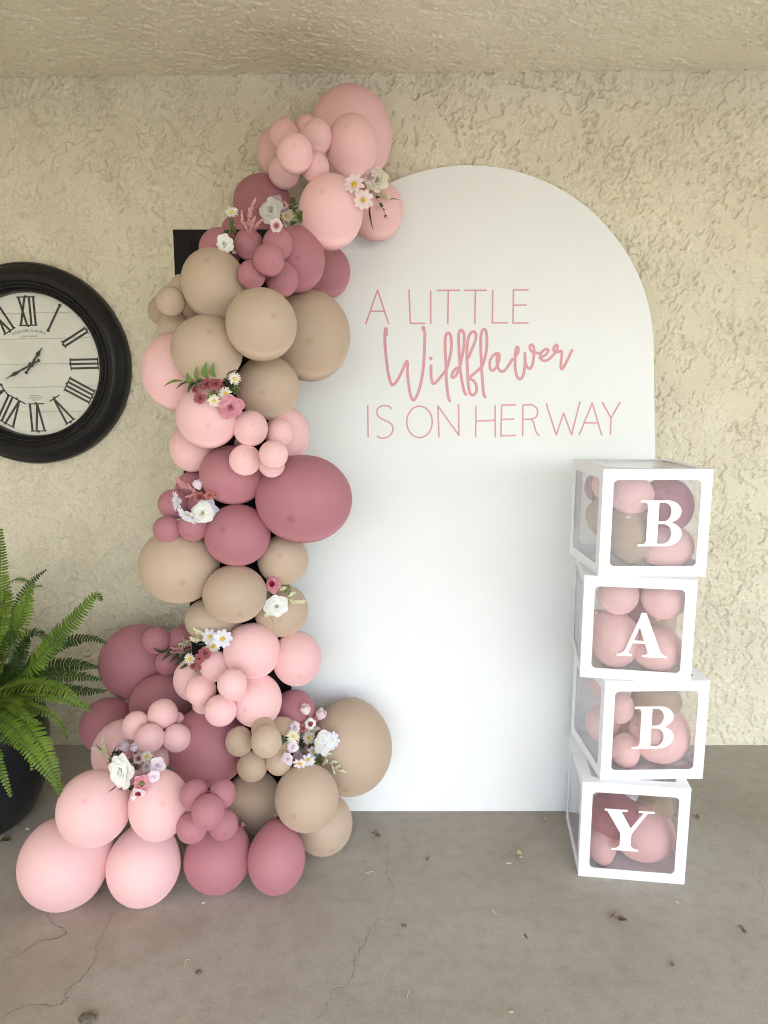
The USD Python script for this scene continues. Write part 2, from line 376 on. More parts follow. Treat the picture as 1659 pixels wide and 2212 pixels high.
arch = thing('arch_backdrop', P_O, label='tall white round-topped wooden panel with pink lettering leaning on the wall', cat='backdrop')
R = PW / 2
an = np.linspace(0, PI, 73)
rs = np.random.default_rng(5)
shape = Polygon([(-R, 0.002), (R, 0.002)] + [(R * math.cos(a), PH - R + R * math.sin(a)) for a in an])
obj('panel', panel_world(extrude(shape, 0.017), -0.017), M['white_paint'], arch, smooth=30)

def vinyl(name, polys, label=None):
    obj(name, panel_world(extrude(unary_union(polys), 0.0011), -0.0005), M['vinyl'], arch, label=label)

def stroke(pts, w, sc, n=1):
    p = np.array([to_panel(*(np.array(sc[0]) + np.array(q) * sc[1])) for q in pts])
    if n > 1:
        p = spline(p, n)
    px = sc[1] / 1564.0 * 2.2
    return LineString(p).buffer(w / 2 * px, quad_segs=6)

S1 = ((713.2, 548.6), 0.42988)
def L(*strokes, curved=()):
    vinyl('letter', [stroke(s, 8.6, S1, 6 if i in curved else 1) for i, s in enumerate(strokes)])
L([(180, 350), (238, 182), (294, 350)], [(201, 288), (274, 288)])
L([(396, 182), (403, 349), (476, 349)])
L([(505, 186), (505, 350)])
L([(538, 183), (648, 183)], [(594, 183), (591, 350)])
L([(675, 183), (784, 183)], [(730, 183), (727, 350)])
L([(817, 182), (815, 346), (891, 346)])
L([(994, 181), (921, 181), (919, 347), (994, 347)], [(921, 257), (985, 257)])
L([(189, 764), (191, 918)])
L([(308, 777), (295, 766), (272, 762), (250, 768), (237, 783), (236, 803), (246, 820), (268, 833), (295, 846), (312, 862), (316, 883), (307, 905), (290, 919), (267, 926), (248, 923), (238, 916)], curved=(0,))
L([(449 + 64 * math.cos(t), 844 + 79 * math.sin(t)) for t in np.linspace(0, 2 * PI, 40)])
L([(547, 918), (541, 764), (647, 911), (645, 757)])
L([(733, 766), (731, 920)], [(829, 762), (830, 917)], [(733, 840), (829, 836)])
L([(930, 758), (862, 760), (858, 914), (930, 912)], [(861, 832), (922, 829)])
L([(967, 914), (969, 760)], [(969, 760), (1010, 758), (1035, 772), (1043, 797), (1034, 820), (1008, 830), (970, 831)], [(1008, 831), (1022, 845), (1030, 880), (1040, 902), (1049, 912)], curved=(1, 2))
L([(1086, 753), (1136, 910), (1173, 800), (1213, 909), (1255, 744)])
L([(1252, 908), (1317, 749), (1364, 909)], [(1278, 849), (1343, 849)])
L([(1368, 746), (1411, 824), (1457, 746)], [(1411, 824), (1408, 905)])
SA = ((811.9, 696.7), 0.14881)
SB = ((1031.4, 724.2), 0.13228)
word = [stroke(p, 46, SA, 6) for p in (
    [(142, 90), (132, 150), (130, 250), (140, 400), (155, 550), (175, 700), (200, 820), (225, 895), (245, 908), (290, 870), (340, 790), (400, 660), (435, 580), (450, 562), (460, 590), (458, 700), (470, 850), (490, 1000), (520, 1100), (540, 1125), (570, 1110), (620, 1000), (660, 850), (690, 650), (705, 400), (710, 200), (708, 130), (690, 80)],
    [(803, 628), (800, 700), (805, 800), (820, 870), (840, 888), (880, 860), (940, 790), (1000, 715), (1040, 640), (1070, 520), (1095, 380), (1095, 260), (1080, 180), (1050, 152), (1020, 180), (1005, 260), (1007, 400), (1015, 550), (1020, 700), (1025, 850), (1040, 1000), (1055, 1090), (1072, 1135)],
    [(1215, 660), (1180, 660), (1140, 690), (1105, 750), (1105, 790), (1125, 797), (1160, 770), (1190, 710), (1225, 620), (1250, 500), (1275, 380), (1283, 250), (1278, 160), (1240, 110), (1208, 150), (1200, 250), (1205, 380), (1215, 520), (1222, 650), (1235, 760), (1255, 880), (1280, 990), (1308, 1042)],
    [(1345, 510), (1400, 370), (1445, 260), (1455, 180), (1430, 135), (1385, 145), (1345, 220), (1325, 350), (1322, 500), (1328, 650), (1335, 800), (1345, 930), (1365, 1020), (1405, 1055), (1450, 1020), (1462, 960), (1450, 890), (1410, 840), (1360, 815), (1360, 800), (1440, 730), (1520, 660), (1555, 610), (1590, 480), (1610, 340), (1610, 200), (1595, 120), (1570, 97), (1540, 130), (1523, 220), (1522, 380), (1530, 520), (1535, 660), (1545, 800), (1555, 950), (1570, 1050), (1588, 1082)])]
word += [stroke([(145, 95), (148, 172)], 62, SA), stroke([(689, 78), (690, 84)], 64, SA), stroke([(797, 515), (801, 530)], 46, SA)]
word += [stroke(p, 50, SB, 6) for p in (
    [(340, 300), (290, 305), (240, 350), (205, 430), (205, 530), (235, 578), (280, 555), (320, 500), (350, 420), (358, 340), (345, 300), (325, 310), (318, 400), (325, 490), (350, 560), (400, 592), (450, 570), (510, 490), (570, 390)],
    [(620, 340), (660, 290), (668, 220), (655, 192), (635, 210), (620, 290), (615, 400), (615, 500), (630, 620), (655, 690), (690, 715), (730, 690), (755, 620), (770, 520), (780, 430), (775, 290)],
    [(775, 290), (775, 400), (800, 500), (850, 545), (890, 500), (910, 420), (922, 300), (920, 200), (885, 155), (855, 180), (860, 230), (895, 270), (950, 290), (1030, 295)],
    [(1015, 365), (1060, 350), (1110, 320), (1150, 270), (1150, 235), (1110, 230), (1060, 265), (1035, 310), (1030, 360), (1050, 400), (1100, 418), (1160, 395), (1230, 330), (1280, 270)],
    [(1290, 270), (1250, 255), (1245, 210), (1270, 165), (1300, 165), (1305, 210), (1290, 255), (1290, 275), (1340, 265), (1375, 260), (1378, 300), (1372, 380), (1362, 480), (1365, 540), (1382, 550), (1420, 500), (1480, 380), (1545, 245)])]
word += [stroke([(650, 215), (650, 260)], 70, SB)]
vinyl('script_word', word, 'word Wildflower in flowing pink script')

# ---------------------------------------------------------------- black board behind the garland
bd0, bd1 = on_plane(373.3, 495.6, (0, 2.10, 0), (0, 1, 0)), on_plane(627.5, 1487, (0, 2.10, 0), (0, 1, 0))
obj('wooden_board', bx(bd0[0], bd1[0], 2.10, 2.125, 0.0, bd0[2]), M['black_wood'], label='upright black-stained wooden board behind the balloon garland', cat='board')

# ---------------------------------------------------------------- balloons
# u, v, ru, rv in the 1659 x 2212 frame in which the photograph was measured; listed from the back of the pile to the front.
# Each balloon comes to rest against the ones behind it, the board, the panel or the floor.
GB = 'balloons tied into the arch garland'
BAL = [
(1,756.5,296,90,100,'pink','largest light pink balloon at the very top of the garland against the stucco wall'),
(3,606,332,50,57,'pink','light pink balloon behind the left of the topmost small pink cluster'),
(2,760,319,55,68,'pink','light pink balloon in front of the largest one at the garland top'),
(12,812,456,59,63,'pink','light pink balloon behind the white ranunculus on the arch curve'),
(5,663,278,27,28,'pink','small pink balloon half hidden at the top back of the topmost cluster'),
(10,567,444,63,63,'rose','dusty rose balloon behind the white rose near the garland top'),
(14,512,500,33,34,'rose','dusty rose balloon just showing behind the pink astilbe and daisy stem'),
(13,476,539,45,45,'rose','dusty rose balloon over the top corner of the black board'),
(21,703,588,54,57,'rose','dusty rose balloon on the white panel under the big pink one'),
(20,641,562,61,70,'rose','dusty rose balloon right behind the upper small rose cluster'),
(11,715,460,69,79,'pink','big light pink balloon between the two highest flower sprays'),
(4,614,292,32,33,'pink','upper left small balloon of the topmost pink cluster'),
(6,685,296,33,37,'pink','upper right small balloon of the topmost pink cluster'),
(8,614,372,34,36,'pink','lower left small balloon of the topmost pink cluster'),
(9,681,362,30,34,'pink','lower right small balloon of the topmost pink cluster'),
(7,637,333,39,42.5,'pink','front centre small balloon of the topmost pink cluster'),
(29,669,727,88,97,'beige','tall beige balloon on the white panel left of the lettering'),
(24,393,617,24,'','beige','small beige balloon peeking out below the black board corner'),
(25,350,672,29,31,'beige','small beige balloon farthest left of the cluster beside the clock'),
(27,418,668,25,26,'beige','small beige balloon innermost in the cluster beside the clock'),
(22,464.5,616,70,78,'beige','large beige balloon directly below the black board top',{'rot':20}),
(15,537,529,32,34,'rose','upper left small balloon of the upper rose cluster'),
(16,600.5,528,32.5,35,'rose','upper right small balloon of the upper rose cluster'),
(18,543.5,594,30,31,'rose','lower left small balloon of the upper rose cluster'),
(19,609,604,35,38,'rose','lower right small balloon of the upper rose cluster'),
(17,581,562,33,35,'rose','front centre small balloon of the upper rose cluster'),
(26,376,710,35,36,'beige','lowest small beige balloon of the cluster beside the clock'),
(23,369.4,651.4,31.5,32,'beige','front small beige balloon of the cluster beside the clock'),
(32,383,804,73,84,'pink','large light pink balloon nearest the black clock'),
(30,448,757,76,74,'beige','large beige balloon above the green leaf sprig'),
(41,621.5,939.5,47,59,'pink','light pink balloon on the panel behind the middle pink cluster'),
(31,578.5,838.5,69,69,'beige','beige balloon right of the dusty roses and daisies'),
(28,565,702,76,78,'beige','front beige balloon in the middle of the upper beige group'),
(34,416.5,966,49,54,'pink','light pink balloon low left behind the one with the pink peony'),
(57,300,1430,82,82,'rose','large dusty rose balloon closest to the fern fronds'),
(60,404,1372,28,'','rose','small dusty rose balloon tucked highest beside the dark leaf spray'),
(59,388,1383,29,28,'rose','small dusty rose balloon behind the dark leaf spray'),
(53,462,1338,61,50,'beige','beige balloon behind the blue-white flowers'),
(54,608,1318.5,58,57,'beige','beige balloon under the white rose at the panel edge'),
(51,611.6,1209.4,55,54.5,'beige','beige balloon below the biggest rose balloon on the panel'),
(50,388.4,1221,85,83,'beige','biggest beige balloon at the left edge against the stucco'),
(43,657,1078,104,95,'rose','biggest dusty rose balloon on the white panel'),
(37,524,958,18,'','pink','smallest pink balloon half hidden in the middle pink cluster'),
(36,605,935,28,30,'pink','right small balloon of the middle pink cluster'),
(52,507.4,1283,68.5,63,'beige','front beige balloon between the two lower sprays of flowers'),
(45,418,1056,38,'','rose','dusty rose balloon behind the lilac bud and pink astilbe'),
(49,430,1088,25,'','rose','dusty rose balloon behind the white ranunculus at mid height'),
(42,504,1026,72,64,'rose','dusty rose balloon below the middle pink cluster'),
(33,449.5,900,67,69,'pink','light pink balloon carrying the pink peony and daisies'),
(35,541.5,925.5,37,39,'pink','upper left small balloon of the middle pink cluster'),
(38,530,994,34.5,34,'pink','lower left small balloon of the middle pink cluster'),
(40,587,1004,28,28,'pink','lowest small balloon of the middle pink cluster'),
(39,591,981.5,31.5,31,'pink','front right small balloon of the middle pink cluster'),
(44,513.4,1156,71,67,'rose','dusty rose balloon right of the mid height white ranunculus'),
(46,376,1089,34,32.5,'rose','upper small rose balloon behind the white side-facing flower'),
(47,361,1143,30,29,'rose','lower left small rose balloon against the stucco at mid height'),
(48,417,1138,32.5,32,'rose','small rose balloon directly below the white ranunculus'),
(56,641.4,1422.7,53,58.5,'pink','light pink balloon on the panel below the white rose'),
(58,338,1383,30,29,'rose','small rose balloon in front of the large one near the fern'),
(61,362,1431,26,27,'rose','small rose balloon under the dark pointed leaves'),
(63,236,1567,60,60,'rose','dusty rose balloon low left just above the floor by the pot',{'tmax':2.36}),
(62,349,1520,67,64,'rose','dusty rose balloon above the lower left small pink cluster'),
(73,635,1538,47,48,'rose','dusty rose balloon behind the two standing rosebuds'),
(55,544.5,1406,61,60,'pink','light pink balloon right of the blue-white flowers'),
(65,420,1467,44,47,'pink','light pink balloon under the small dusty roses'),
(74,450,1612,87,84,'rose','biggest dusty rose balloon in the middle of the base'),
(72,555,1511.7,54,58,'pink','light pink balloon right of the lower middle pink cluster'),
(71,438,1520,22,'','pink','small hidden balloon at the lower back of the lower middle pink cluster'),
(69,511,1490,22,24,'pink','small hidden balloon at the right back of the lower middle pink cluster'),
(66,465.6,1439,33,33,'pink','top small balloon of the lower middle pink cluster'),
(67,434,1491,33,33,'pink','left small balloon of the lower middle pink cluster'),
(70,477,1534,34.5,34,'pink','bottom small balloon of the lower middle pink cluster'),
(68,501.6,1477,32,33,'pink','front right small balloon of the lower middle pink cluster'),
(64,268,1624,66,70,'pink','light pink balloon behind the big white rose at the base',{'tmax':2.12}),
(80,346,1633,27,27,'pink','bottom right small balloon of the lower left pink cluster'),
(79,380,1555,18,'','pink','small hidden balloon at the back of the lower left pink cluster'),
(75,295,1567,29.5,31,'pink','left small balloon of the lower left pink cluster'),
(76,352,1542,32,32,'pink','top small balloon of the lower left pink cluster'),
(78,382,1594,30,30,'pink','right small balloon of the lower left pink cluster'),
(77,323,1594,31.5,31.5,'pink','front centre small balloon of the lower left pink cluster'),
(101,608,1590,40,42,'beige','beige balloon behind the low flower spray with daisies'),
(93,698,1779,63.5,65,'beige','beige balloon nearest the floor beside the panel foot'),
(92,756,1614,91,101,'beige','biggest beige balloon low in front of the white panel'),
(83,141,1863,95,95,'pink','biggest light pink balloon resting on the floor far left',{'axis':(0.72,0.55,0.3),'floor':1}),
(84,310.6,1866,77,86,'pink','light pink balloon resting on the floor second from the left',{'axis':(0.1,0.85,0.5),'floor':1}),
(94,469,1855,70.5,70,'rose','left of the two dusty rose balloons resting on the floor',{'axis':(0.55,0.7,0.3),'floor':1}),
(95,597,1853,62,74,'rose','right of the two dusty rose balloons resting on the floor',{'axis':(-0.1,0.85,0.5),'floor':1}),
(90,547,1731,61,66,'beige','beige balloon between the low rose cluster and the dimpled beige one'),
(91,663,1722,69,71,'beige','front beige balloon below the low daisy spray'),
(81,204,1744.5,77,79,'pink','light pink balloon at the base left of the big white rose'),
(82,344,1738,63,74,'pink','light pink balloon at the base right of the big white rose'),
(99,570,1576,27,'','beige','top back small balloon of the small beige cluster at the base'),
(100,603,1645,29,'','beige','right small balloon of the small beige cluster at the base'),
(96,517,1601,30,32,'beige','left small balloon of the small beige cluster at the base'),
(98,545,1655.6,33,32,'beige','bottom small balloon of the small beige cluster at the base'),
(97,575.6,1601,33,35,'beige','front small balloon of the small beige cluster at the base'),
(88,415,1787,33,33,'rose','lower left small balloon of the lowest rose cluster'),
(89,482.5,1780,32,33,'rose','lower right small balloon of the lowest rose cluster'),
(85,420.6,1718,31,33,'rose','upper left small balloon of the lowest rose cluster'),
(86,480,1715,28,30,'rose','upper right small balloon of the lowest rose cluster'),
(87,449.7,1753.5,35,37,'rose','front centre small balloon of the lowest rose cluster'),
]

# angles from the crown to the neck, dense near the crown
TH = np.radians(np.concatenate([[0.01, 1.6, 3.2, 5, 8], np.linspace(12, 172, 21), [176, 178.5]]))

def balloon_shape(axis, seg=40, pear=0.13, neck=True):
    """unit balloon: crown along axis; returns vertices, faces, cosine from the crown"""
    s = np.clip((TH - PI / 2) / (PI / 2), 0, 1)
    s = s * s * (3 - 2 * s)
    r = np.sin(TH) * (1 - pear * s)
    z = np.cos(TH) * (1 + 0.9 * pear * s)
    cosv = np.cos(TH)
    if neck:   # rolled lip of the knot
        z0 = z[-1]
        r = np.concatenate([r, [0.045, 0.05, 0.085, 0.09, 0.06, 0.0]])
        z = np.concatenate([z, z0 + np.array([-0.03, -0.075, -0.085, -0.115, -0.125, -0.12])])
        cosv = np.concatenate([cosv, [-1] * 6])
    zmid = (z[0] + -(1 + .9 * pear)) / 2
    v, f = revolve(np.stack([r, z - zmid], 1), seg)
    v /= (1 + 0.45 * pear * 0.6)
    a = norm(axis)
    b = norm(np.cross([0, 0, 1] if abs(a[2]) < .9 else [1, 0, 0], a))
    c = np.cross(a, b)
    return v[:, :1] * b + v[:, 1:2] * c + v[:, 2:] * a, f, np.repeat(cosv, seg)

def panel_y(z):
    return PAN_D + z * math.tan(LEAN)

brng = np.random.default_rng(77)
placed = []    # (u, v, depth, radius px mean, centre, radius m)
K = 0.90
for row in BAL:
    i, u, v, ru, rv, col, label = row[:7]
    opt = row[7] if len(row) > 7 else {}
    if rv == '':
        rv = ru
    rp = (ru + rv) / 2
    d = ray(u, v)
    tm = 0
    # depth where it touches the surface behind
    lo, hi = 1.0, opt.get('tmax', 2.9)
    for _ in range(50):
        t = (lo + hi) / 2
        c = C0 + t * d; r = rp * t / FPX
        if opt.get('floor'):
            ok = c[2] - rv * t / FPX * 0.98 > 0
        else:
            lim = panel_y(c[2]) - r / math.cos(LEAN) - 0.003
            if c[0] < bd1[0] + r * 0.6 and c[2] < bd0[2] + r * 0.6:
                lim = min(lim, 2.10 - r - 0.003)
            if c[0] < bd0[0] - 0.02:
                lim = min(2.35, WALL_Y - r - 0.01) if c[0] < bd0[0] - r else lim
            ok = c[1] < lim and c[2] - r > 0.0
        lo, hi = (t, hi) if ok else (lo, t)
    t = lo
    if not opt.get('floor'):
        for (u2, v2, t2, rp2, i2) in placed:
            dd = math.hypot(u - u2, v - v2)
            if dd < (rp + rp2) * 0.985:
                # own depth at which the two just press together
                for _ in range(3):
                    R1, R2 = rp * t / FPX, rp2 * t2 / FPX
                    D = dd * (t + t2) / 2 / FPX
                    need = math.sqrt(max(0, (K * (R1 + R2)) ** 2 - D * D))
                    t = min(t, t2 - need)
    placed.append((u, v, t, rp, i))
DEPTH = {p[4]: p[2] for p in placed}
BALL = {}
for row in BAL:
    i, u, v, ru, rv, col, label = row[:7]
    opt = row[7] if len(row) > 7 else {}
    rv = ru if rv == '' else rv
    t = DEPTH[i]
    ctr = at(u, v, t)
    if 'axis' in opt:
        ax = -np.array([opt['axis'][0], opt['axis'][1], opt['axis'][2]])
        pear = 0.2 if i == 83 else 0.14
    else:
        tw = brng.uniform(0, 2 * PI); tl = math.radians(brng.uniform(8, 40))
        ax = np.array([math.sin(tl) * math.cos(tw), math.sin(tl) * math.sin(tw) - 0.1, -math.cos(tl)])
        pear = 0.10
    sv, sf, cosv = balloon_shape(ax, pear=pear)      # local axes: right, up, forward
    ext = np.abs(np.stack([sv.max(0), sv.min(0)])).max(0)
    body = sv[cosv > -0.99]
    mid, half = (body.max(0) + body.min(0)) / 2, (body.max(0) - body.min(0)) / 2
    q = (sv - mid) / half * np.array([ru, rv, (ru + rv) / 2]) * t / FPX
    if opt.get('rot'):
        a = math.radians(opt['rot']); q = np.stack([q[:, 0] * math.cos(a) - q[:, 1] * math.sin(a), q[:, 0] * math.sin(a) + q[:, 1] * math.cos(a), q[:, 2]], 1)
    w = q[:, :1] * RIGHT + q[:, 1:2] * UP + q[:, 2:] * FWD
    BALL[i] = (ctr, np.array([ru, rv, (ru + rv) / 2]) * t / FPX)
    obj('balloon', (w, outward(w, sf)), M[col], smooth=True, loc=ctr, label=label, cat='balloon', group=GB, prim={'crown': cosv})

def surface_depth(u, v):
    """distance along the view ray to the nearest garland balloon or the panel"""
    d = ray(u, v)
    best = np.dot(P_O - C0, P_N) / np.dot(d, P_N)
    for c, r in BALL.values():
        o = C0 - c
        fr = np.stack([RIGHT, UP, FWD]) / r[:, None]
        oo, dd = fr @ o, fr @ d
        a, b, cc = dd @ dd, oo @ dd, oo @ oo - 1
        h = b * b - a * cc
        if h > 0:
            best = min(best, (-b - math.sqrt(h)) / a)
    return best

# ---------------------------------------------------------------- flowers
frng = np.random.default_rng(42)

def frame_of(n, roll=0.0):
    n = norm(n)
    a = norm(np.cross([0, 0, 1] if abs(n[2]) < .95 else [1, 0, 0], n))
    b = np.cross(n, a)
    c, s = math.cos(roll), math.sin(roll)
    return np.stack([a * c + b * s, b * c - a * s, n])

def near_depth(u, v, rad):
    if not rad:
        return 9.0
    return min(surface_depth(u + .75 * rad * math.cos(a), v + .75 * rad * math.sin(a)) for a in np.arange(6) * PI / 3)

class Spray:
    def __init__(self, u, v, label, lift=0.0):
        ts = [surface_depth(u + r * math.cos(a), v + r * math.sin(a)) for r in (0, 16, 30) for a in np.arange(8) * PI / 4]
        self.t = float(np.percentile(ts, 30))
        t = self.t
        self.o = at(u, v, t)
        self.x = thing('flower_spray', self.o, label=label, cat='flowers', group='artificial flower sprays tucked into the garland')
        self.lift = lift
    def pos(self, u, v, h, rad=0):
        t = min(surface_depth(u, v), self.t + 0.012, near_depth(u, v, rad) + 0.004)
        return at(u, v, t - h), t - h
    def nrm(self, tilt):
        return -FWD + tilt[0] * RIGHT + tilt[1] * UP
    def put(self, name, m, mat, parent=None, smooth=True, label=None, kind=None):
        v, f = m
        return obj(name, (v - self.o, f), mat, parent or self.x, smooth=smooth, label=label, kind=kind)

def petal_patch(R0, th0, span, rho, hgt, ruffle, rng, nu=7, nv=6, point=0.0):
    """a petal wrapped about the flower's axis: rho(v), hgt(v) are radius and height from base to rim"""
    U, V = np.meshgrid(np.linspace(-1, 1, nu), np.linspace(0, 1, nv), indexing='ij')
    w = np.sin(np.clip(V * 0.62 + 0.16, 0, 1) * PI) ** 0.6
    edge = 1 - (0.13 + point) * np.abs(U) ** 2.2          # rounded rim
    Vv = V * edge
    th = th0 + U * span * w
    ph = rng.uniform(0, 6.28)
    rr = rho(Vv) * (1 + 0.10 * ruffle * V ** 2 * np.sin(3.1 * U + ph))
    hh = hgt(Vv) + 0.09 * ruffle * V ** 2 * np.cos(4.3 * U + ph)
    v = np.stack([rr * np.cos(th), rr * np.sin(th), hh], -1) * R0
    return v.reshape(-1, 3), grid_faces(nu, nv)

def rose(sp, u, v, ru, mat, rv=None, tilt=(0, 0), h=0.3, inner=None, full=1.0, label=None, opening=0.5, name='rose'):
    rv = rv or ru
    c0, t = sp.pos(u, v, 0)
    R = ru * t / FPX
    c, t = sp.pos(u, v, R * h, ru)
    F = frame_of(sp.nrm(tilt), frng.uniform(0, 6.28))
    st = rv / ru
    fl = thing(name, parent=sp.x, label=label)
    layers = [(3, .20, .62, .30), (4, .34, .62, .42), (5, .52, .56, .60), (5, .74, .44, .90), (6, 1.0, .20, 1.0)]
    if R < 0.020:
        layers = [(3, .24, .62, .30), (4, .50, .58, .5), (5, .78, .46, .85), (5, 1.0, .26, 1.0)]
    if full > 1:
        layers = [(3, .16, .58, .3), (4, .32, .60, .4), (5, .50, .56, .5), (5, .68, .50, .6), (6, .85, .38, .9), (6, 1.0, .20, 1.0)]
    for li, (n, rad, top, curl) in enumerate(layers):
        off = frng.uniform(0, 6.28)
        for k in range(n):
            rr = rad * frng.uniform(.92, 1.06)
            tp = top * frng.uniform(.92, 1.08)
            rho = lambda V, rr=rr: 0.06 + (rr - 0.06) * (0.75 * V ** 0.55 + 0.25 * V ** 3)
            hgt = lambda V, tp=tp, curl=curl: -0.15 + (tp + 0.15) * np.sin(np.clip(V, 0, 1) * PI * (0.5 + 0.16 * curl))
            pv, pf = petal_patch(R, off + k * 2 * PI / n, PI / n * 1.8, rho, hgt, 0.35 + 0.8 * rad, frng)
            w = pv @ F
            w = w + (w @ UP)[:, None] * UP * (st - 1)
            sp.put('petal', (w + c, pf), inner if (inner and li < 2) else mat, fl)
    return fl

def daisy(sp, u, v, ru, tilt=(0, 0), h=0.5, n=14, mat='p_daisy', width=.17, label='white daisy', name='daisy', centre=.30, cup=.15, lenvar=.06):
    c0, t = sp.pos(u, v, 0)
    R = ru * t / FPX
    c, t = sp.pos(u, v, R * h + 0.004, ru)
    F = frame_of(sp.nrm(tilt), frng.uniform(0, 6.28))
    fl = thing(name, parent=sp.x, label=label)
    for k in range(n):
        a = k * 2 * PI / n + frng.uniform(-.08, .08)
        ln = 1 + frng.uniform(-lenvar, lenvar) * 1.5
        up = frng.uniform(-.06, .1)
        U, V = np.meshgrid(np.linspace(-1, 1, 4), np.linspace(0, 1, 6), indexing='ij')
        wd = width * np.sin(np.clip(V * .80 + .12, 0, 1) * PI) ** .5 * (0.6 + .4 * V)
        x = .16 + (ln - .16) * V * (1 - .06 * U ** 2)
        y = U * wd
        z = cup * np.sin(V * 2.2) + up * V + .05 * U ** 2 + (.012 if k % 2 else 0)
        P = np.stack([x * math.cos(a) - y * math.sin(a), x * math.sin(a) + y * math.cos(a), z], -1).reshape(-1, 3) * R
        sp.put('petal', (P @ F + c, grid_faces(4, 6)), M[mat], fl)
    dome = revolve([(centre * math.sin(x), .06 + centre * .55 * math.cos(x)) for x in np.linspace(0.02, 1.7, 7)], 14)
    dv = dome[0] * R
    if name == 'cosmos':   # a tuft of stamens
        ms = [dome]
        for _ in range(26):
            a, r0 = frng.uniform(0, 6.28), frng.uniform(.0, centre)
            s = trimesh.creation.icosphere(1, .05); s.apply_translation([r0 * math.cos(a), r0 * math.sin(a), .22 + frng.uniform(0, .14)]); ms.append(s)
        dv, df = cat_meshes(ms); dome = (dv, df); dv = dv * R
    sp.put('centre', (dv @ F + c, dome[1]), M['yellow'], fl)
    return fl

def bud(sp, u, v, ru, mat, axis, h=0.8, label=None):
    """a standing rosebud seen from the side: axis in picture (right, up)"""
    c0, t = sp.pos(u, v, 0)
    R = ru * t / FPX
    c, t = sp.pos(u, v, R * h, ru)
    ax = norm(axis[0] * RIGHT + axis[1] * UP - 0.35 * FWD)
    F = frame_of(ax, frng.uniform(0, 6.28))
    fl = thing('rosebud', parent=sp.x, label=label)
    for n, rad, top in ((3, .35, 1.0), (4, .6, .95), (4, .85, .85)):
        off = frng.uniform(0, 6.28)
        for k in range(n):
            rho = lambda V, rad=rad: 0.1 + rad * np.sin(np.clip(V, 0, 1) * 2.3) * .9 + .1 * V ** 3
            hgt = lambda V, top=top: -1.0 + V * (1.0 + top)
            pv, pf = petal_patch(R, off + k * 2 * PI / n, PI / n * 1.25, rho, hgt, .8, frng)
            sp.put('petal', (pv @ F + c, pf), mat, fl)
    sp.put('stem', tube([c - ax * R * .8, c - ax * R * 1.15, c - ax * R * 1.9 + FWD * .01], [R * .22, R * .14, R * .1], 6), M['stem_brown'], fl)
    return fl

def leaf(sp, a, b, w=0.2, mat='leaf', h0=0.012, h1=0.02, bend=0.15, label=None):
    """a pointed leaf from picture point a to picture point b"""
    A, ta = sp.pos(a[0], a[1], h0)
    B = at(b[0], b[1], max(min(surface_depth(*b) - 0.004, ta - h1 + h0), ta - .04))
    d = B - A; Ln = np.linalg.norm(d); d /= Ln
    s = norm(np.cross(d, FWD)); nn = np.cross(s, d)
    if np.dot(nn, FWD) > 0:
        nn = -nn
    U, V = np.meshgrid(np.array([-1, -.5, 0, .5, 1]), np.linspace(0, 1, 9), indexing='ij')
    wd = Ln * w * np.sin(V ** .8 * PI) ** .8 * .5
    P = A + (V * Ln)[..., None] * d + (U * wd + bend * Ln * .5 * np.sin(V * PI))[..., None] * s + (.012 * np.sin(V * PI) * (Ln / .04) ** .5 + np.abs(U) * wd * .45)[..., None] * nn
    sp.put('leaf', (P.reshape(-1, 3), grid_faces(5, 9)), M[mat], label=label)

def stem(sp, pts, r=0.0012, mat='stem', h=0.012, name='stem'):
    P = spline([sp.pos(a, b, h)[0] for a, b in pts], 5)
    sp.put(name, tube(P, np.linspace(r, r * .5, len(P)), 5), M[mat])

def astilbe(sp, a, b, wid=5, mat='astilbe_pink', h=0.014, dens=1.0, bend=0.1):
    """a feathery plume of tiny florets from a (base) to b (tip); wid in picture units"""
    A, t = sp.pos(a[0], a[1], h)
    B = at(b[0], b[1], max(min(t - .004, surface_depth(*b) - h * .6), t - .04))
    W = wid * t / FPX
    d = B - A; Ln = np.linalg.norm(d); d = d / Ln
    s = norm(np.cross(d, FWD)); nn = np.cross(s, d)
    path = lambda x: A + d * Ln * x + s * bend * Ln * np.sin(x * PI)
    ms = [tube([path(x) for x in np.linspace(-.15, 1, 8)], np.linspace(.0011, .0004, 8), 4)]
    for k in range(int(75 * dens)):
        x = frng.uniform(.08, 1.0) ** .9
        wx = W * (1 - x) ** .6 * (1 if x > .2 else .7) + W * .08
        a_, r_ = frng.uniform(0, 6.28), frng.uniform(.1, 1) * wx
        p = path(x) + (math.cos(a_) * s + math.sin(a_) * nn) * r_ + d * r_ * .5
        ic = trimesh.creation.icosphere(0, frng.uniform(.0011, .0022))
        v = np.asarray(ic.vertices) * [1, 1, 1.5]
        ms.append((v + p, np.asarray(ic.faces)))
        if k % 3 == 0:
            ms.append(tube([path(x - .03), p], .0004, 3))
    sp.put('astilbe_plume', cat_meshes(ms), M[mat], smooth=False)

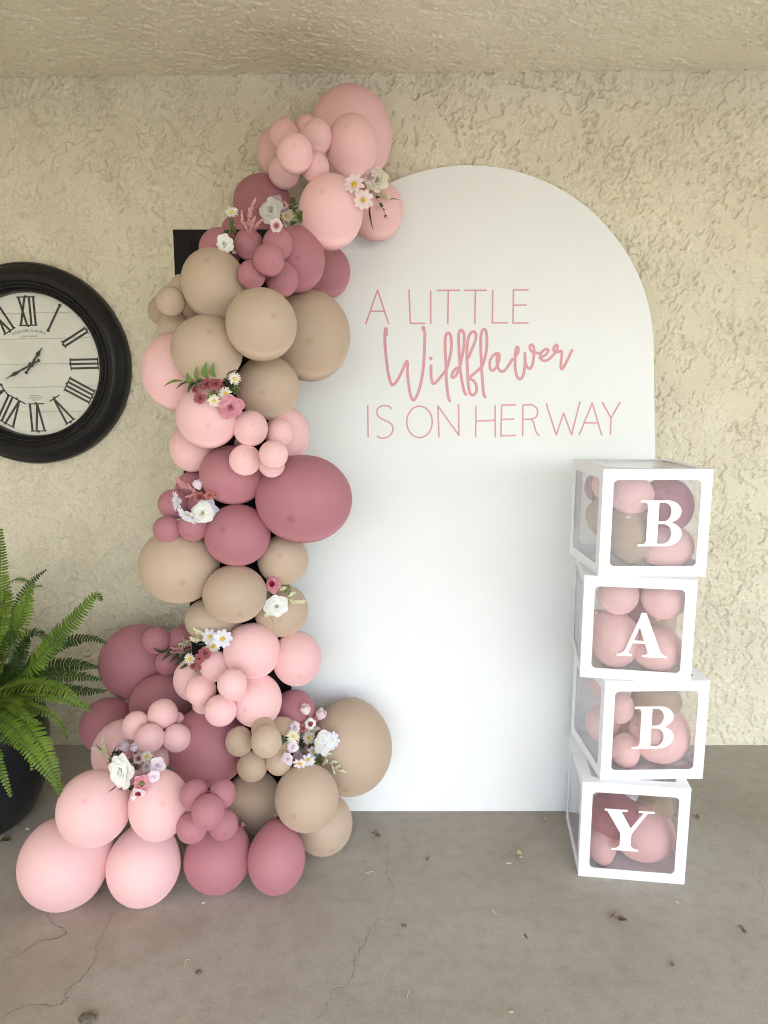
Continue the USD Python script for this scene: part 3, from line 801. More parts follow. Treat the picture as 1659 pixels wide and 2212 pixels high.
def greens(sp, u, v, ru, mat='leaf', h=0.012, n=16):
    """a rosette of small rounded boxwood leaves, each leaf with depth"""
    c, t = sp.pos(u, v, h)
    R = ru * t / FPX
    ms = []
    for k in range(n):
        dd = norm(np.array([frng.normal(), frng.normal(), 0]) @ np.stack([RIGHT, UP, FWD]) - FWD * frng.uniform(-.1, 1.0))
        side = norm(np.cross(dd, frng.normal(size=3)))
        nn = np.cross(side, dd)
        r0 = frng.uniform(.1, .55) * R
        U, V = np.meshgrid([-1, 0, 1], np.linspace(0, 1, 5), indexing='ij')
        wd = R * .24 * np.sin(np.clip(V * .85 + .08, 0, 1) * PI) ** .6
        P = c + dd * r0 + (V * R * .6)[..., None] * dd + (U * wd)[..., None] * side + (np.abs(U) * wd * .35)[..., None] * nn
        ms.append((P.reshape(-1, 3), grid_faces(3, 5)))
    ms.append(tube([c + FWD * .02, c - FWD * .003], .0012, 4))
    sp.put('greenery', cat_meshes(ms), M[mat])

# 1 - by the arch curve
s = Spray(795, 415, 'highest flower spray with white ranunculus and two pale cosmos by the arch curve')
rose(s, 800, 384, 17, M['p_blush'], tilt=(-.5, .3), h=.1, label='blush outer petals')
rose(s, 812.4, 390.7, 25, M['p_cream'], rv=27, h=1.2, full=2, label='white ranunculus', tilt=(.1, .0))
daisy(s, 765.8, 401, 20.5, (-.2, .25), n=9, mat='p_blush', width=.30, label='blush white cosmos', name='cosmos', centre=.22, cup=.22)
daisy(s, 784, 432.4, 19, (.1, -.25), n=9, mat='p_blush', width=.30, label='blush white cosmos', name='cosmos', centre=.24)
astilbe(s, (812, 416), (842, 434), 7, 'astilbe_cream', dens=1.3)
astilbe(s, (790, 404), (801, 412), 5, 'astilbe_pink', dens=.6)
stem(s, [(806, 420), (818, 436), (826, 447), (832, 462), (839, 474)], .0011)
for a, b in (((820, 440), (824, 450)), ((826, 447), (831, 444)), ((829, 455), (833, 454)), ((812, 430), (823, 428)), ((833, 466), (830, 472))):
    leaf(s, a, b, .5, 'leaf_dark')
leaf(s, (838, 433.5), (864, 433), .08, 'leaf_dark', bend=.02)
leaf(s, (798.5, 445), (806.5, 500), .07, 'leaf_brown', bend=-.1)
# 2 - white rose and daisy
s = Spray(605, 462, 'flower spray with big white rose, daisy and boxwood between two rose balloons')
rose(s, 588, 456, 25, M['p_white'], rv=31, tilt=(-.2, .05), h=.9, label='large white rose')
rose(s, 594, 436, 17, M['p_blush'], tilt=(-.2, .5), h=.1, label='blush petals behind the white rose')
rose(s, 610.7, 446, 11.5, M['p_blush'], inner=M['p_pink'], tilt=(.2, .3), h=1.1, label='small blush rose')
rose(s, 597.5, 487, 12, M['p_blush'], inner=M['p_pink'], tilt=(0, -.4), h=.7, label='small blush rose')
for g in ((634, 434, 9), (635, 448, 11), (648, 460, 12), (649, 472, 10), (603, 461, 8), (634, 486, 10), (640, 474, 9)):
    greens(s, *g)
leaf(s, (648, 482), (671, 457), .3, 'leaf', bend=-.1)
daisy(s, 620.6, 466.8, 15.5, h=1.2)
astilbe(s, (626, 480), (642, 476), 5, 'astilbe_cream', dens=.7)
astilbe(s, (612, 480), (615, 499), 5, 'astilbe_cream', dens=.8)
# 3 - daisy stem and pink astilbe at the left
s = Spray(505, 500, 'flower spray with single tall daisy and pink astilbe above the beige balloon')
rose(s, 487, 526, 20, M['p_white'], tilt=(-.3, -.5), h=.2, label='white rose half hidden')
stem(s, [(501, 462), (502, 480), (497, 505), (493, 524)], .0016, 'stem', .03)
for g in ((500, 478, 8, 'leaf'), (501, 486, 7, 'leaf'), (503, 496, 11, 'leaf'), (489, 506.5, 11, 'leaf_dark'), (493, 520, 10, 'leaf_dark'), (507, 512, 9, 'leaf_dark')):
    greens(s, *g, h=0.03)
daisy(s, 501, 459.6, 14.5, (.05, .35), h=2.2)
astilbe(s, (540, 497), (552.5, 428.5), 7, dens=1.5, h=.02)
astilbe(s, (534, 497), (522.5, 456), 5, dens=1.0, h=.02)
astilbe(s, (543, 497), (551, 469), 6, dens=.9, h=.02)
astilbe(s, (549, 498), (570, 473), 5, dens=.8, h=.02)
stem(s, [(505, 543), (490, 536), (477, 531), (472, 524)], .0009)
for a, b in (((478, 532), (477, 525)), ((487, 536), (488, 529)), ((494, 538), (499, 533))):
    leaf(s, a, b, .5, 'leaf_dark')
astilbe(s, (500, 540), (508, 548), 5, 'astilbe_cream', dens=.6)
# 4 - dusty roses, daisies and pink peony
s = Spray(462, 845, 'flower spray with green leaf sprig, dusty roses, three daisies and pink peony')
stem(s, [(440, 824), (418, 826), (396, 823)], .0014, 'stem', .016)
for a, b, w, m in (((415.8, 824), (404, 803), .34, 'leaf'), ((432, 821), (425.9, 790), .27, 'leaf'), ((450, 817.5), (446.7, 781), .34, 'leaf'), ((465.8, 815), (462.4, 782), .34, 'leaf'),
                   ((396, 823), (353, 835.5), .14, 'leaf'), ((408.4, 826.5), (379, 842), .14, 'leaf_dark'), ((424, 827.6), (405, 851), .26, 'leaf_dark'), ((436, 826), (420, 836), .3, 'leaf_dark'), ((405, 826), (391, 836), .12, 'leaf'), ((440, 822), (418, 826), .2, 'leaf_dark')):
    leaf(s, a, b, w, m, bend=.18 if b[1] < 815 else -.12, h0=.014, h1=.028)
leaf(s, (488, 812), (520, 798), .1, 'leaf_brown', bend=.05)
rose(s, 423, 842, 9.5, M['p_dusty'], tilt=(-.8, .2), h=.5, label='small dusty rose')
rose(s, 478, 834, 8, M['p_dusty'], tilt=(.6, 0), h=.5, label='small dusty rose')
rose(s, 447, 831, 13.5, M['p_dusty'], tilt=(-.1, .2), h=.9, label='dusty rose')
rose(s, 466, 829.8, 12.5, M['p_dusty'], tilt=(.15, .2), h=1.0, label='dusty rose')
rose(s, 432.6, 859, 14, M['p_dusty'], tilt=(-.2, -.15), h=.8, label='dusty rose')
rose(s, 497.3, 878, 30, M['p_pink'], rv=25, tilt=(.25, -.35), h=.35, full=2, label='pink peony', name='peony')
for g in ((499.5, 831, 12, 'leaf_dark'), (494, 842, 10, 'leaf_dark'), (508.5, 842, 11, 'leaf'), (461, 849, 9, 'leaf'), (454, 856, 7, 'leaf'), (489, 820, 8, 'leaf_dark')):
    greens(s, *g)
daisy(s, 506.8, 818.6, 14, (.2, .1), h=1.3)
daisy(s, 487, 850, 14.5, h=1.3)
daisy(s, 463, 866, 14.5, (-.1, -.2), h=1.1)
# 5 - white ranunculus at mid height
s = Spray(425, 1085, 'flower spray with white ranunculus and two side-facing white blooms on small rose balloons')
astilbe(s, (409, 1056), (381, 1031), 9, dens=2.0, h=.018)
astilbe(s, (424, 1062), (405, 1045), 6, dens=1.0, h=.018)
astilbe(s, (424, 1064), (401, 1073), 4, dens=.8, h=.016)
bud(s, 427.5, 1048, 11.5, M['p_lilac'], (-.3, .9), h=.8, label='lilac rosebud')
greens(s, 423, 1060, 7, 'leaf_dark')
rose(s, 464.5, 1069, 7.5, M['p_peach'], tilt=(.6, 0), h=.6, label='small peach rose')
rose(s, 453.4, 1069.6, 11, M['p_peach'], tilt=(.1, .1), h=.9, label='peach rose')
rose(s, 432, 1074, 13, M['p_peach'], inner=M['p_dusty'], tilt=(-.1, .1), h=1.3, label='peach rose')
daisy(s, 392, 1082, 24, (-1.6, -.2), h=.6, n=11, mat='p_bluewhite', width=.24, label='white flower facing left', name='cosmos', cup=.5, centre=.12)
daisy(s, 409, 1107, 24, (-.9, -1.2), h=.6, n=11, mat='p_bluewhite', width=.24, label='white flower facing down', name='cosmos', cup=.45, centre=.12)
rose(s, 447, 1103, 25, M['p_bluewhite'], tilt=(.6, .3), h=.05, label='outer white petals')
rose(s, 438.3, 1107, 24, M['p_white'], inner=M['p_cream'], tilt=(0, -.05), h=.6, full=2, label='large white ranunculus')
# 6 - white rose on the beige balloon
s = Spray(605, 1290, 'flower spray with pink rose above white rose at the white panel edge')
rose(s, 591.2, 1263, 18, M['p_pink'], rv=20, inner=M['p_deep'], tilt=(-.3, .3), h=.5, label='pink rose')
greens(s, 621, 1275, 10, 'leaf')
greens(s, 592, 1284, 9, 'leaf_dark')
astilbe(s, (604, 1276), (618, 1270), 6, 'astilbe_cream', dens=.9)
astilbe(s, (600, 1274), (606, 1262), 5, 'astilbe_cream', dens=.6)
astilbe(s, (622, 1290), (637, 1280), 5, 'astilbe_cream', dens=.7)
astilbe(s, (622, 1295), (660, 1298), 7, 'astilbe_cream', dens=1.6, bend=-.08)
astilbe(s, (578, 1324), (572, 1330), 5, 'astilbe_cream', dens=.5)
rose(s, 598, 1308, 27, M['p_white'], rv=25, tilt=(.05, -.1), h=.5, label='white rose')
stem(s, [(586.6, 1334), (589, 1343), (591, 1352), (592, 1362)], .0008)
# 7 - blue-white cosmos and dark leaves
s = Spray(435, 1400, 'flower spray with blue-white cosmos, small dusty roses and dark pointed leaves')
stem(s, [(412, 1399), (388, 1402), (361, 1404)], .0014, 'stem_brown', .016)
for a, b, w in (((361, 1405), (329, 1399), .2), ((370.6, 1405), (348, 1426.7), .22), ((386, 1409), (365, 1432.6), .2), ((401.5, 1412.4), (376.5, 1438.6), .24), ((408.7, 1429), (386.7, 1445), .3), ((372, 1403), (360, 1399), .3), ((415, 1404), (402, 1412), .5), ((434, 1390), (420, 1384), .4), ((446, 1386), (425, 1392), .2), ((425, 1447), (417, 1453), .2)):
    leaf(s, a, b, w, 'leaf_dark', h0=.014, h1=.028)
astilbe(s, (400, 1398), (368, 1399), 6, dens=1.2, h=.022)
astilbe(s, (402, 1405), (368, 1408), 6, dens=1.2, h=.022)
astilbe(s, (414, 1381), (386, 1392), 7, 'astilbe_cream', dens=1.3, h=.022)
astilbe(s, (437, 1383), (410, 1377), 7, 'astilbe_cream', dens=1.3, h=.022)
astilbe(s, (421, 1398), (393, 1375), 4, dens=1.0, h=.022)
astilbe(s, (441, 1369), (419, 1357), 6, 'astilbe_cream', dens=1.1, h=.016)
astilbe(s, (408, 1417), (424, 1404), 4, dens=.7, h=.022)
for g in ((437, 1396, 11, 'leaf'), (431, 1404, 8, 'leaf'), (441, 1388, 8, 'leaf_dark'), (446, 1399, 7, 'leaf')):
    greens(s, *g)
daisy(s, 455, 1376, 18.5, (-.3, .3), h=.8, n=8, mat='p_bluewhite', width=.30, label='blue-white cosmos', name='cosmos', centre=.22, cup=.25)
daisy(s, 480.7, 1379.7, 21, (.25, .1), h=.8, n=9, mat='p_bluewhite', width=.30, label='blue-white cosmos', name='cosmos', centre=.24)
daisy(s, 460.5, 1396, 13.5, (.1, 0), h=1.4)
daisy(s, 410.5, 1423, 13, (-.2, .1), h=1.4)
rose(s, 443.5, 1410, 11.5, M['p_dusty'], h=1.1, label='small dusty rose')
rose(s, 431.3, 1422, 11, M['p_dusty'], tilt=(0, -.2), h=1.1, label='small dusty rose')
rose(s, 419, 1437.5, 10, M['p_dusty'], tilt=(-.2, -.2), h=.9, label='small dusty rose')
rose(s, 429, 1441, 6.5, M['p_dusty'], tilt=(.3, -.2), h=.9, label='small dusty rose')
# 8 - big white rose at the base
s = Spray(285, 1665, 'flower spray with big white rose and lilac roses low on the left')
astilbe(s, (239, 1637), (197.7, 1616), 7, 'astilbe_cream', dens=1.6, bend=-.06)
astilbe(s, (233, 1632), (221.4, 1596), 6, 'astilbe_cream', dens=1.2)
for g in ((250, 1628, 9, 'leaf_dark'), (258, 1625, 8, 'leaf_dark'), (242, 1640, 9, 'leaf'), (284, 1640, 9, 'leaf_dark'), (326, 1638, 8, 'leaf_dark'), (295, 1655, 9, 'leaf_dark'), (266, 1700, 8, 'leaf_dark')):
    greens(s, *g)
for a, b, m in (((245, 1637), (252.8, 1609), 'leaf_brown'), ((226, 1620), (208, 1606), 'leaf_brown'), ((250.6, 1697), (231.5, 1713), 'leaf_brown'), ((264, 1699), (251, 1708), 'leaf_brown'), ((240, 1650), (230, 1644), 'leaf_brown'), ((240, 1660), (233, 1653), 'leaf_brown'), ((239, 1667), (231, 1663), 'leaf_brown')):
    leaf(s, a, b, .12, m, bend=.03)
bud(s, 271, 1613.5, 12.5, M['p_lilac'], (-.4, .9), h=.7, label='lilac rosebud')
bud(s, 290, 1616, 9, M['p_lilac'], (0, 1), h=.7, label='small lilac rosebud')
astilbe(s, (284, 1636), (311, 1606), 6, dens=1.4)
astilbe(s, (278, 1640), (282, 1622), 7, dens=1.2)
astilbe(s, (290, 1655), (276, 1648), 5, dens=.8)
astilbe(s, (296, 1660), (308, 1652), 6, dens=.8)
daisy(s, 317, 1634, 12.5, (.35, .2), h=1.0, mat='p_cream', label='cream daisy')
rose(s, 301.2, 1637.3, 12.5, M['p_white'], inner=M['p_pink'], tilt=(-.1, .2), h=1.4, label='small white rose with pink heart')
rose(s, 317, 1655, 11.5, M['p_lilac'], tilt=(.2, .1), h=1.1, label='small lilac rose')
rose(s, 340.5, 1652, 15, M['p_lilac'], tilt=(.5, .1), h=.6, label='lilac rose')
rose(s, 331.5, 1676, 14, M['p_lilac'], tilt=(.3, -.2), h=.8, label='lilac rose')
rose(s, 308, 1688, 18, M['p_pink'], inner=M['p_deep'], tilt=(.1, -.2), h=.6, label='pink rose')
rose(s, 300, 1710, 13.5, M['p_blush'], inner=M['p_deep'], tilt=(0, -.5), h=.8, label='small pink-hearted rose')
leaf(s, (291, 1716), (289, 1731), .75, 'p_lilac', label='loose lilac petal')
astilbe(s, (289, 1696), (262, 1711), 8, 'astilbe_cream', dens=1.3)
leaf(s, (300, 1688), (316, 1694), .5, 'leaf', h0=.045, h1=.05)
leaf(s, (287, 1694), (272, 1707), .4, 'leaf_dark', h0=.03, h1=.035)
leaf(s, (292, 1680), (328, 1668), .1, 'leaf_brown', h0=.04, h1=.045)
rose(s, 263, 1665.5, 26, M['p_white'], rv=33, tilt=(-.2, .05), h=.6, label='big white rose')
# 9 - daisies and rosebuds in front of the big beige balloon
s = Spray(662, 1600, 'flower spray with two upright rosebuds, daisies and white rose before the beige balloon')
bud(s, 661, 1534, 12.5, M['p_blush'], (-.2, 1), h=1.4, label='blush rosebud on a stem')
bud(s, 692.5, 1544.5, 13, M['p_blush'], (.35, 1), h=1.4, label='blush rosebud on a stem')
rose(s, 679, 1555, 8, M['p_peach'], tilt=(.3, .4), h=.7, label='small peach rose')
rose(s, 638, 1571, 13, M['p_lilac'], tilt=(-.4, .5), h=.6, label='lilac rose')
rose(s, 655, 1571.6, 10, M['p_peach'], inner=M['p_dusty'], tilt=(-.1, 0), h=1.1, label='peach rose')
rose(s, 670.4, 1563.2, 12, M['p_white'], inner=M['p_dusty'], tilt=(.1, .2), h=1.5, label='small white rose with dark heart')
leaf(s, (681, 1570), (694, 1574), .6, 'p_blush', label='loose blush petal')
for g in ((615, 1595, 10, 'leaf_dark'), (613, 1602, 8, 'leaf'), (650, 1600, 9, 'leaf_dark'), (688, 1586, 9, 'leaf_dark'), (682, 1598, 10, 'leaf'), (672, 1610, 9, 'leaf'), (655, 1608, 9, 'leaf_dark')):
    greens(s, *g)
daisy(s, 674, 1580, 11, (.1, .3), h=1.2)
daisy(s, 633.2, 1590.5, 14, (-.1, .1), h=1.3)
daisy(s, 667, 1593.5, 14.5, (0, 0), h=1.6)
daisy(s, 712, 1600, 21, (.7, .1), h=.5, n=10, mat='p_bluewhite', width=.28, label='blue-white cosmos', name='cosmos', cup=.3)
rose(s, 700.6, 1603, 24, M['p_white'], rv=27, tilt=(.25, .05), h=.7, label='white rose')
astilbe(s, (644, 1605), (634, 1597), 5, dens=.7, h=.02)
astilbe(s, (660, 1614), (668, 1602), 6, dens=1.0, h=.03)
rose(s, 633.2, 1612.3, 13, M['p_lilac'], tilt=(-.1, .1), h=1.0, label='lilac rose')
rose(s, 622.3, 1637, 14, M['p_lilac'], tilt=(-.3, -.2), h=.7, label='lilac rose')
rose(s, 645, 1631.2, 12, M['p_lilac'], inner=M['p_blush'], tilt=(0, 0), h=1.1, label='small lilac rose')
astilbe(s, (656, 1632), (660, 1617), 5, dens=.8, h=.03)
daisy(s, 649, 1647, 15, (-.1, -.7), h=.7, n=8, mat='p_lilac', width=.28, label='lilac cosmos', name='cosmos')
daisy(s, 666, 1639, 15, (.1, -.4), h=.8, n=8, mat='p_bluewhite', width=.30, label='blue-white cosmos', name='cosmos', cup=.4)
daisy(s, 677, 1623, 14, (.2, 0), h=.9, n=8, mat='p_bluewhite', width=.30, label='blue-white cosmos', name='cosmos', cup=.4)
for g in ((687.7, 1626, 10, 'leaf'), (685, 1646, 11, 'leaf'), (690, 1636, 7, 'leaf')):
    greens(s, *g, h=.02)
stem(s, [(694, 1630), (706, 1638), (715, 1650), (724, 1660), (747, 1668)], .0011, 'straw')
for a, b in (((700, 1634), (716, 1628)), ((703, 1637), (697, 1652)), ((714, 1648), (728, 1646)), ((716, 1652), (722, 1672)), ((724, 1661), (734, 1655)), ((730, 1664), (747, 1668)), ((708, 1641), (701, 1648))):
    astilbe(s, a, b, 4, 'astilbe_cream', dens=.45)

# ---------------------------------------------------------------- letter boxes
BS = 0.2855
BOXES = [('Y', (0.545, 1.839, -0.128)), ('B', (0.595, 1.846, 0.028)), ('A', (0.535, 1.878, -0.178)), ('B', (0.566, 1.859, 0.014))]
def glyph(ch):
    def rect(a, b, c, d): return sbox(a, c, b, d)
    def ell(cx, cy, rx, ry): return affinity.scale(Point(0, 0).buffer(1, quad_segs=16), rx, ry).__class__(affinity.translate(affinity.scale(Point(0, 0).buffer(1, quad_segs=16), rx, ry), cx, cy))
    if ch == 'B':
        up = rect(.30, .58, .49, 1).union(ell(.58, .75, .32, .25)).difference(rect(.415, .53, .545, .945).union(ell(.53, .745, .155, .20)))
        dn = rect(.30, .58, 0, .53).union(ell(.59, .265, .345, .265)).difference(rect(.415, .53, .055, .485).union(ell(.53, .27, .18, .215)))
        g = up.union(dn).union(rect(.175, .415, 0, 1)).union(rect(.02, .4, .955, 1)).union(rect(0, .4, 0, .045))
        g = g.union(Polygon([(.09, .955), (.175, .955), (.175, .87)]).difference(ell(.09, .87, .085, .085))).union(Polygon([(.09, .045), (.175, .045), (.175, .13)]).difference(ell(.09, .13, .085, .085)))
        return g
    if ch == 'A':
        g = Polygon([(.46, .96), (.475, 1), (.575, 1), (.955, .04), (.675, .04), (.445, .70)]).union(Polygon([(.485, .99), (.53, .86), (.225, .04), (.135, .04)]))
        g = g.union(rect(0, .32, 0, .045)).union(rect(.54, 1.05, 0, .045)).union(rect(.25, .74, .30, .365))
        for x0, sg in ((.225, 1), (.135, -1), (.955, 1), (.675, -1)):
            g = g.union(Polygon([(x0 - .01 * sg, .04), (x0 + .08 * sg, .04), (x0 - .03 * sg, .12)]))
        return g
    g = rect(.37, .61, 0, .48).union(Polygon([(.055, .96), (.365, .96), (.64, .46), (.60, .38), (.37, .42)])).union(Polygon([(.86, .96), (.945, .96), (.61, .42), (.53, .47)]))
    g = g.union(rect(0, .50, .955, 1)).union(rect(.74, 1.08, .955, 1)).union(rect(.20, .78, 0, .045))
    for x0, sg in ((.37, -1), (.61, 1)):
        g = g.union(Polygon([(x0 - .01 * sg, .045), (x0 + .085 * sg, .045), (x0 - .01 * sg, .13)]))
    return g

BL = {
0: [((1325, 1759.7), 49, 46, 'rose', .33, 'dusty rose balloon at the upper left inside the lowest box'), ((1436, 1746.5), 36, 36, 'beige', .45, 'beige balloon at the upper right inside the lowest box'),
    ((1300, 1841.8), 28, 35, 'pink', .22, 'smaller pink balloon at the lower left inside the lowest box'), ((1393.8, 1823), 62, 57, 'pink', .34, 'big pink balloon behind the letter Y in the lowest box'),
    ((1340, 1790), 38, 38, 'rose', .76, 'rose balloon at the back of the lowest box')],
1: [((1338, 1527), 29, 33, 'pink', .2, 'pink balloon at the upper left inside the box second from the floor'), ((1417.6, 1513.7), 50, 38, 'beige', .4, 'beige balloon at the top inside the box second from the floor'),
    ((1362, 1574.6), 40, 40, 'rose', .55, 'rose balloon behind the letter B second from the floor'), ((1349, 1640), 28, 36, 'pink', .2, 'pink balloon at the lower left inside the box second from the floor'),
    ((1444, 1610), 60, 59, 'pink', .32, 'big pink balloon at the right inside the box second from the floor')],
2: [((1335.6, 1288), 41, 37, 'pink', .22, 'pink balloon at the upper left inside the A box'), ((1446.7, 1296), 45, 38, 'pink', .24, 'pink balloon at the upper right inside the A box'),
    ((1327.7, 1390), 49, 58, 'pink', .26, 'big pink balloon at the lower left inside the A box'), ((1428, 1417), 50, 45, 'pink', .26, 'pink balloon at the lower right inside the A box'),
    ((1438, 1345), 41, 41, 'beige', .62, 'beige balloon at the back right inside the A box'), ((1386, 1312), 42, 42, 'rose', .68, 'rose balloon at the back behind the letter A')],
3: [((1364.7, 1069), 46, 40, 'pink', .26, 'pink balloon at the upper left inside the topmost box'), ((1458, 1092), 54, 57, 'rose', .34, 'dusty rose balloon at the upper right inside the topmost box'),
    ((1362, 1153), 47, 62, 'beige', .30, 'beige balloon at the lower left inside the topmost box'), ((1456, 1195), 57, 46, 'pink', .26, 'pink balloon at the lower right inside the topmost box'),
    ((1300, 1052), 34, 34, 'rose', .78, 'rose balloon at the upper back of the topmost box'), ((1308, 1120), 36, 38, 'beige', .8, 'beige balloon at the lower back of the topmost box')],
}
BX = {
1: [((.22, .56, .74), .052, 'pink', 'pink balloon against the upper side window of the box second from the floor'), ((.24, .62, .28), .058, 'pink', 'pink balloon against the lower side window of the box second from the floor')],
2: [((.22, .60, .30), .055, 'pink', 'pink balloon against the side window of the A box')],
3: [((.21, .45, .80), .048, 'pink', 'pink balloon against the upper side window of the topmost box'), ((.22, .62, .48), .050, 'beige', 'beige balloon against the side window of the topmost box')],
}
BLAB = ['lowest white balloon box with letter Y, standing on the concrete floor', 'white balloon box with letter B between the Y box and the A box', 'white balloon box with letter A, third from the floor', 'topmost white balloon box with letter B on the stack']
for bi, (ch, (bxx, byy, ba)) in enumerate(BOXES):
    s_, th = BS, 0.0016
    z0 = bi * (BS + 0.0006) + 0.0005
    b = thing('letter_box', (bxx, byy, z0), rotz=ba, label=BLAB[bi], cat='box', group='stacked clear window boxes spelling BABY')
    rr = 0.012
    mg = 0.0285
    win = sbox(mg + rr, mg + rr, s_ - mg - rr, s_ - mg - rr).buffer(rr, quad_segs=6)
    full = sbox(0, 0, s_, s_)
    inner_full = sbox(th, 0, s_ - th, s_)
    cap = sbox(th, th, s_ - th, s_ - th)
    def side(poly, kind):
        m = extrude(poly, th); v = np.array(m.vertices)
        x, y, z = v[:, 0], v[:, 1], v[:, 2]
        w = {'front': np.stack([x, z, y], 1), 'back': np.stack([x, s_ - th + z, y], 1),
             'left': np.stack([z, x, y], 1), 'right': np.stack([s_ - th + z, x, y], 1),
             'bottom': np.stack([x, y, z], 1), 'top': np.stack([x, y, s_ - th + z], 1)}[kind]
        f = np.array(m.faces)
        if kind in ('front', 'back'):
            f = f[:, ::-1]
        elif kind in ('left', 'right'):
            pass
        return w, f
    def film(kind):
        n = 2
        lo, hi = mg - .004, s_ - mg + .004
        q = np.array([[lo, lo], [hi, lo], [hi, hi], [lo, hi]])
        o = th + 0.0006
        w = {'front': np.c_[q[:, 0], np.full(4, o), q[:, 1]], 'back': np.c_[q[:, 0], np.full(4, s_ - o), q[:, 1]],
             'left': np.c_[np.full(4, o), q[:, 0], q[:, 1]], 'right': np.c_[np.full(4, s_ - o), q[:, 0], q[:, 1]],
             'top': np.c_[q, np.full(4, s_ - o)]}[kind]
        return w, np.array([[0, 1, 2], [0, 2, 3]])
    for kind, poly in (('front', full), ('back', full), ('left', inner_full), ('right', inner_full), ('top', cap), ('bottom', cap)):
        pp = poly if kind == 'bottom' else poly.difference(win)
        pnl = obj({'front': 'front_frame', 'back': 'back_frame', 'left': 'side_frame', 'right': 'side_frame', 'top': 'lid', 'bottom': 'base'}[kind], side(pp, kind), M['card'], b)
        if kind != 'bottom':
            obj('window_film', film(kind), M['film'], pnl)
    g = glyph(ch)
    hgt = 0.122
    m = extrude(affinity.scale(g, hgt, hgt, origin=(0, 0)), 0.0012)
    v = np.array(m.vertices)
    wdt = v[:, 0].max()
    cxl = {0: .45, 1: .49, 2: .55, 3: .55}[bi] * s_
    czl = {0: .52, 1: .53, 2: .45, 3: .50}[bi] * s_
    w = np.stack([v[:, 0] - wdt / 2 + cxl, th - 0.0006 - v[:, 2] + .0006, v[:, 1] - hgt / 2 + czl], 1)
    # the letter sits on the film inside the window opening
    w[:, 1] = th - v[:, 2] * .9 + .0003
    obj('letter', (w, np.array(m.faces)), M['letter_card'], b, label='white serif letter ' + ch)
    ca, sa = math.cos(ba), math.sin(ba)
    ex, ey = np.array([ca, sa, 0]), np.array([-sa, ca, 0])
    O = np.array([bxx, byy, z0])
    for item in BL[bi] + BX.get(bi, []):
        if len(item) == 4:
            loc, r3, col, lab = np.array(item[0]) * s_, np.full(3, item[1]), item[2], item[3]
        else:
            uv, ru, rv, col, dl, lab = item
            p = on_plane(uv[0], uv[1], O + ey * dl * s_, ey)
            t = np.dot(p - C0, FWD)
            rad = np.array([ru, rv, (ru + rv) / 2]) * t / FPX * 1.07
            loc = np.array([np.dot(p - O, ex), np.dot(p - O, ey), p[2] - z0])
            r3 = np.array([rad[0], rad[2], rad[1]])

        r3 = np.minimum(r3, s_ / 2 - th - .004)
        lo3, hi3 = r3 * 1.02 + th + .003, s_ - r3 * 1.02 - th - .003
        loc = np.clip(loc, lo3, hi3)
        tw = brng.uniform(0, 2 * PI); tl = math.radians(brng.uniform(40, 85))
        ax = np.array([math.sin(tl) * math.cos(tw), math.cos(tl) * brng.choice([-1, 1]), math.sin(tl) * math.sin(tw)])
        sv, sf, cosv = balloon_shape(ax, seg=32, pear=.10)
        body = sv[cosv > -0.99]
        mid, half = (body.max(0) + body.min(0)) / 2, (body.max(0) - body.min(0)) / 2
        q = (sv - mid) / half * r3
        q = np.clip(q + loc, th + .002, s_ - th - .002) - loc
        wv_ = q[:, :1] * ex + q[:, 1:2] * ey + q[:, 2:] * np.array([0, 0, 1])
        wc = O + loc[0] * ex + loc[1] * ey + np.array([0, 0, loc[2]])
        obj('balloon', (wv_, outward(wv_, sf)), M[col], smooth=True, loc=wc, label=lab, cat='balloon', group='balloons inside the clear letter boxes', prim={'crown': cosv})

# ---------------------------------------------------------------- wall clock
cc = on_plane(65.5, 788, (0, WALL_Y - 0.03, 0), (0, 1, 0))
pxm = np.linalg.norm(on_plane(66.5, 788, (0, WALL_Y - 0.03, 0), (0, 1, 0)) - cc)
RO, RF = 214 * pxm, 154 * pxm
CK = thing('wall_clock', (cc[0], WALL_Y - 0.004, cc[2]), label='large round black-framed wall clock with Roman numerals', cat='clock')
roll = math.radians(1.2)
def ck(m, flip=False):
    """clock space: x right, y up, z out of the wall"""
    v, f = (np.asarray(m.vertices), np.asarray(m.faces)) if hasattr(m, 'vertices') else m
    c, s_ = math.cos(roll), math.sin(roll)
    x, y = v[:, 0] * c - v[:, 1] * s_, v[:, 0] * s_ + v[:, 1] * c
    return np.stack([x, -v[:, 2], y], 1), f
prof = [(RF * .985, .012), (RF * .99, .040), (RF * 1.01, .045), (RF * 1.025, .043), (RF * 1.03, .040), (RF * 1.045, .048), (RF * 1.06, .049), (RF * 1.07, .045), (RF * 1.085, .052), (RF * 1.11, .056), (RF * 1.125, .052),
        (RF * 1.16, .060), (RF * 1.21, .064), (RF * 1.26, .060), (RF * 1.31, .049), (RO * .965, .042), (RO * .972, .037), (RO * .982, .038), (RO * .99, .034), (RO, .024), (RO * 1.0, .002), (RF * .985, .002)]
obj('frame', (lambda m: (m[0], outward(*m)))(ck(revolve(prof, 128))), M['black_frame'], CK, smooth=35)
edges = [RF * 1.0] + [(v0) * RF for v0 in (.71, .36, .01, -.31, -.66)] + [-RF * 1.0]
disc = Point(0, 0).buffer(RF * .99, quad_segs=32)
for a_, b_ in zip(edges[:-1], edges[1:]):
    pl = disc.intersection(sbox(-RF * 1.1, b_ + .0006, RF * 1.1, a_ - .0006))
    obj('face_board', ck((lambda m: (np.array(m.vertices) + [0, 0, .006], m.faces))(extrude(pl, .006))), M['clock_face'], CK)
FZ = .0122
def clock_print(name, polys, mat, label=None, depth=.0012, z=FZ - .0004):
    m = extrude(unary_union(polys), depth)
    obj(name, ck((np.array(m.vertices) + [0, 0, z], m.faces)), mat, CK, label=label)
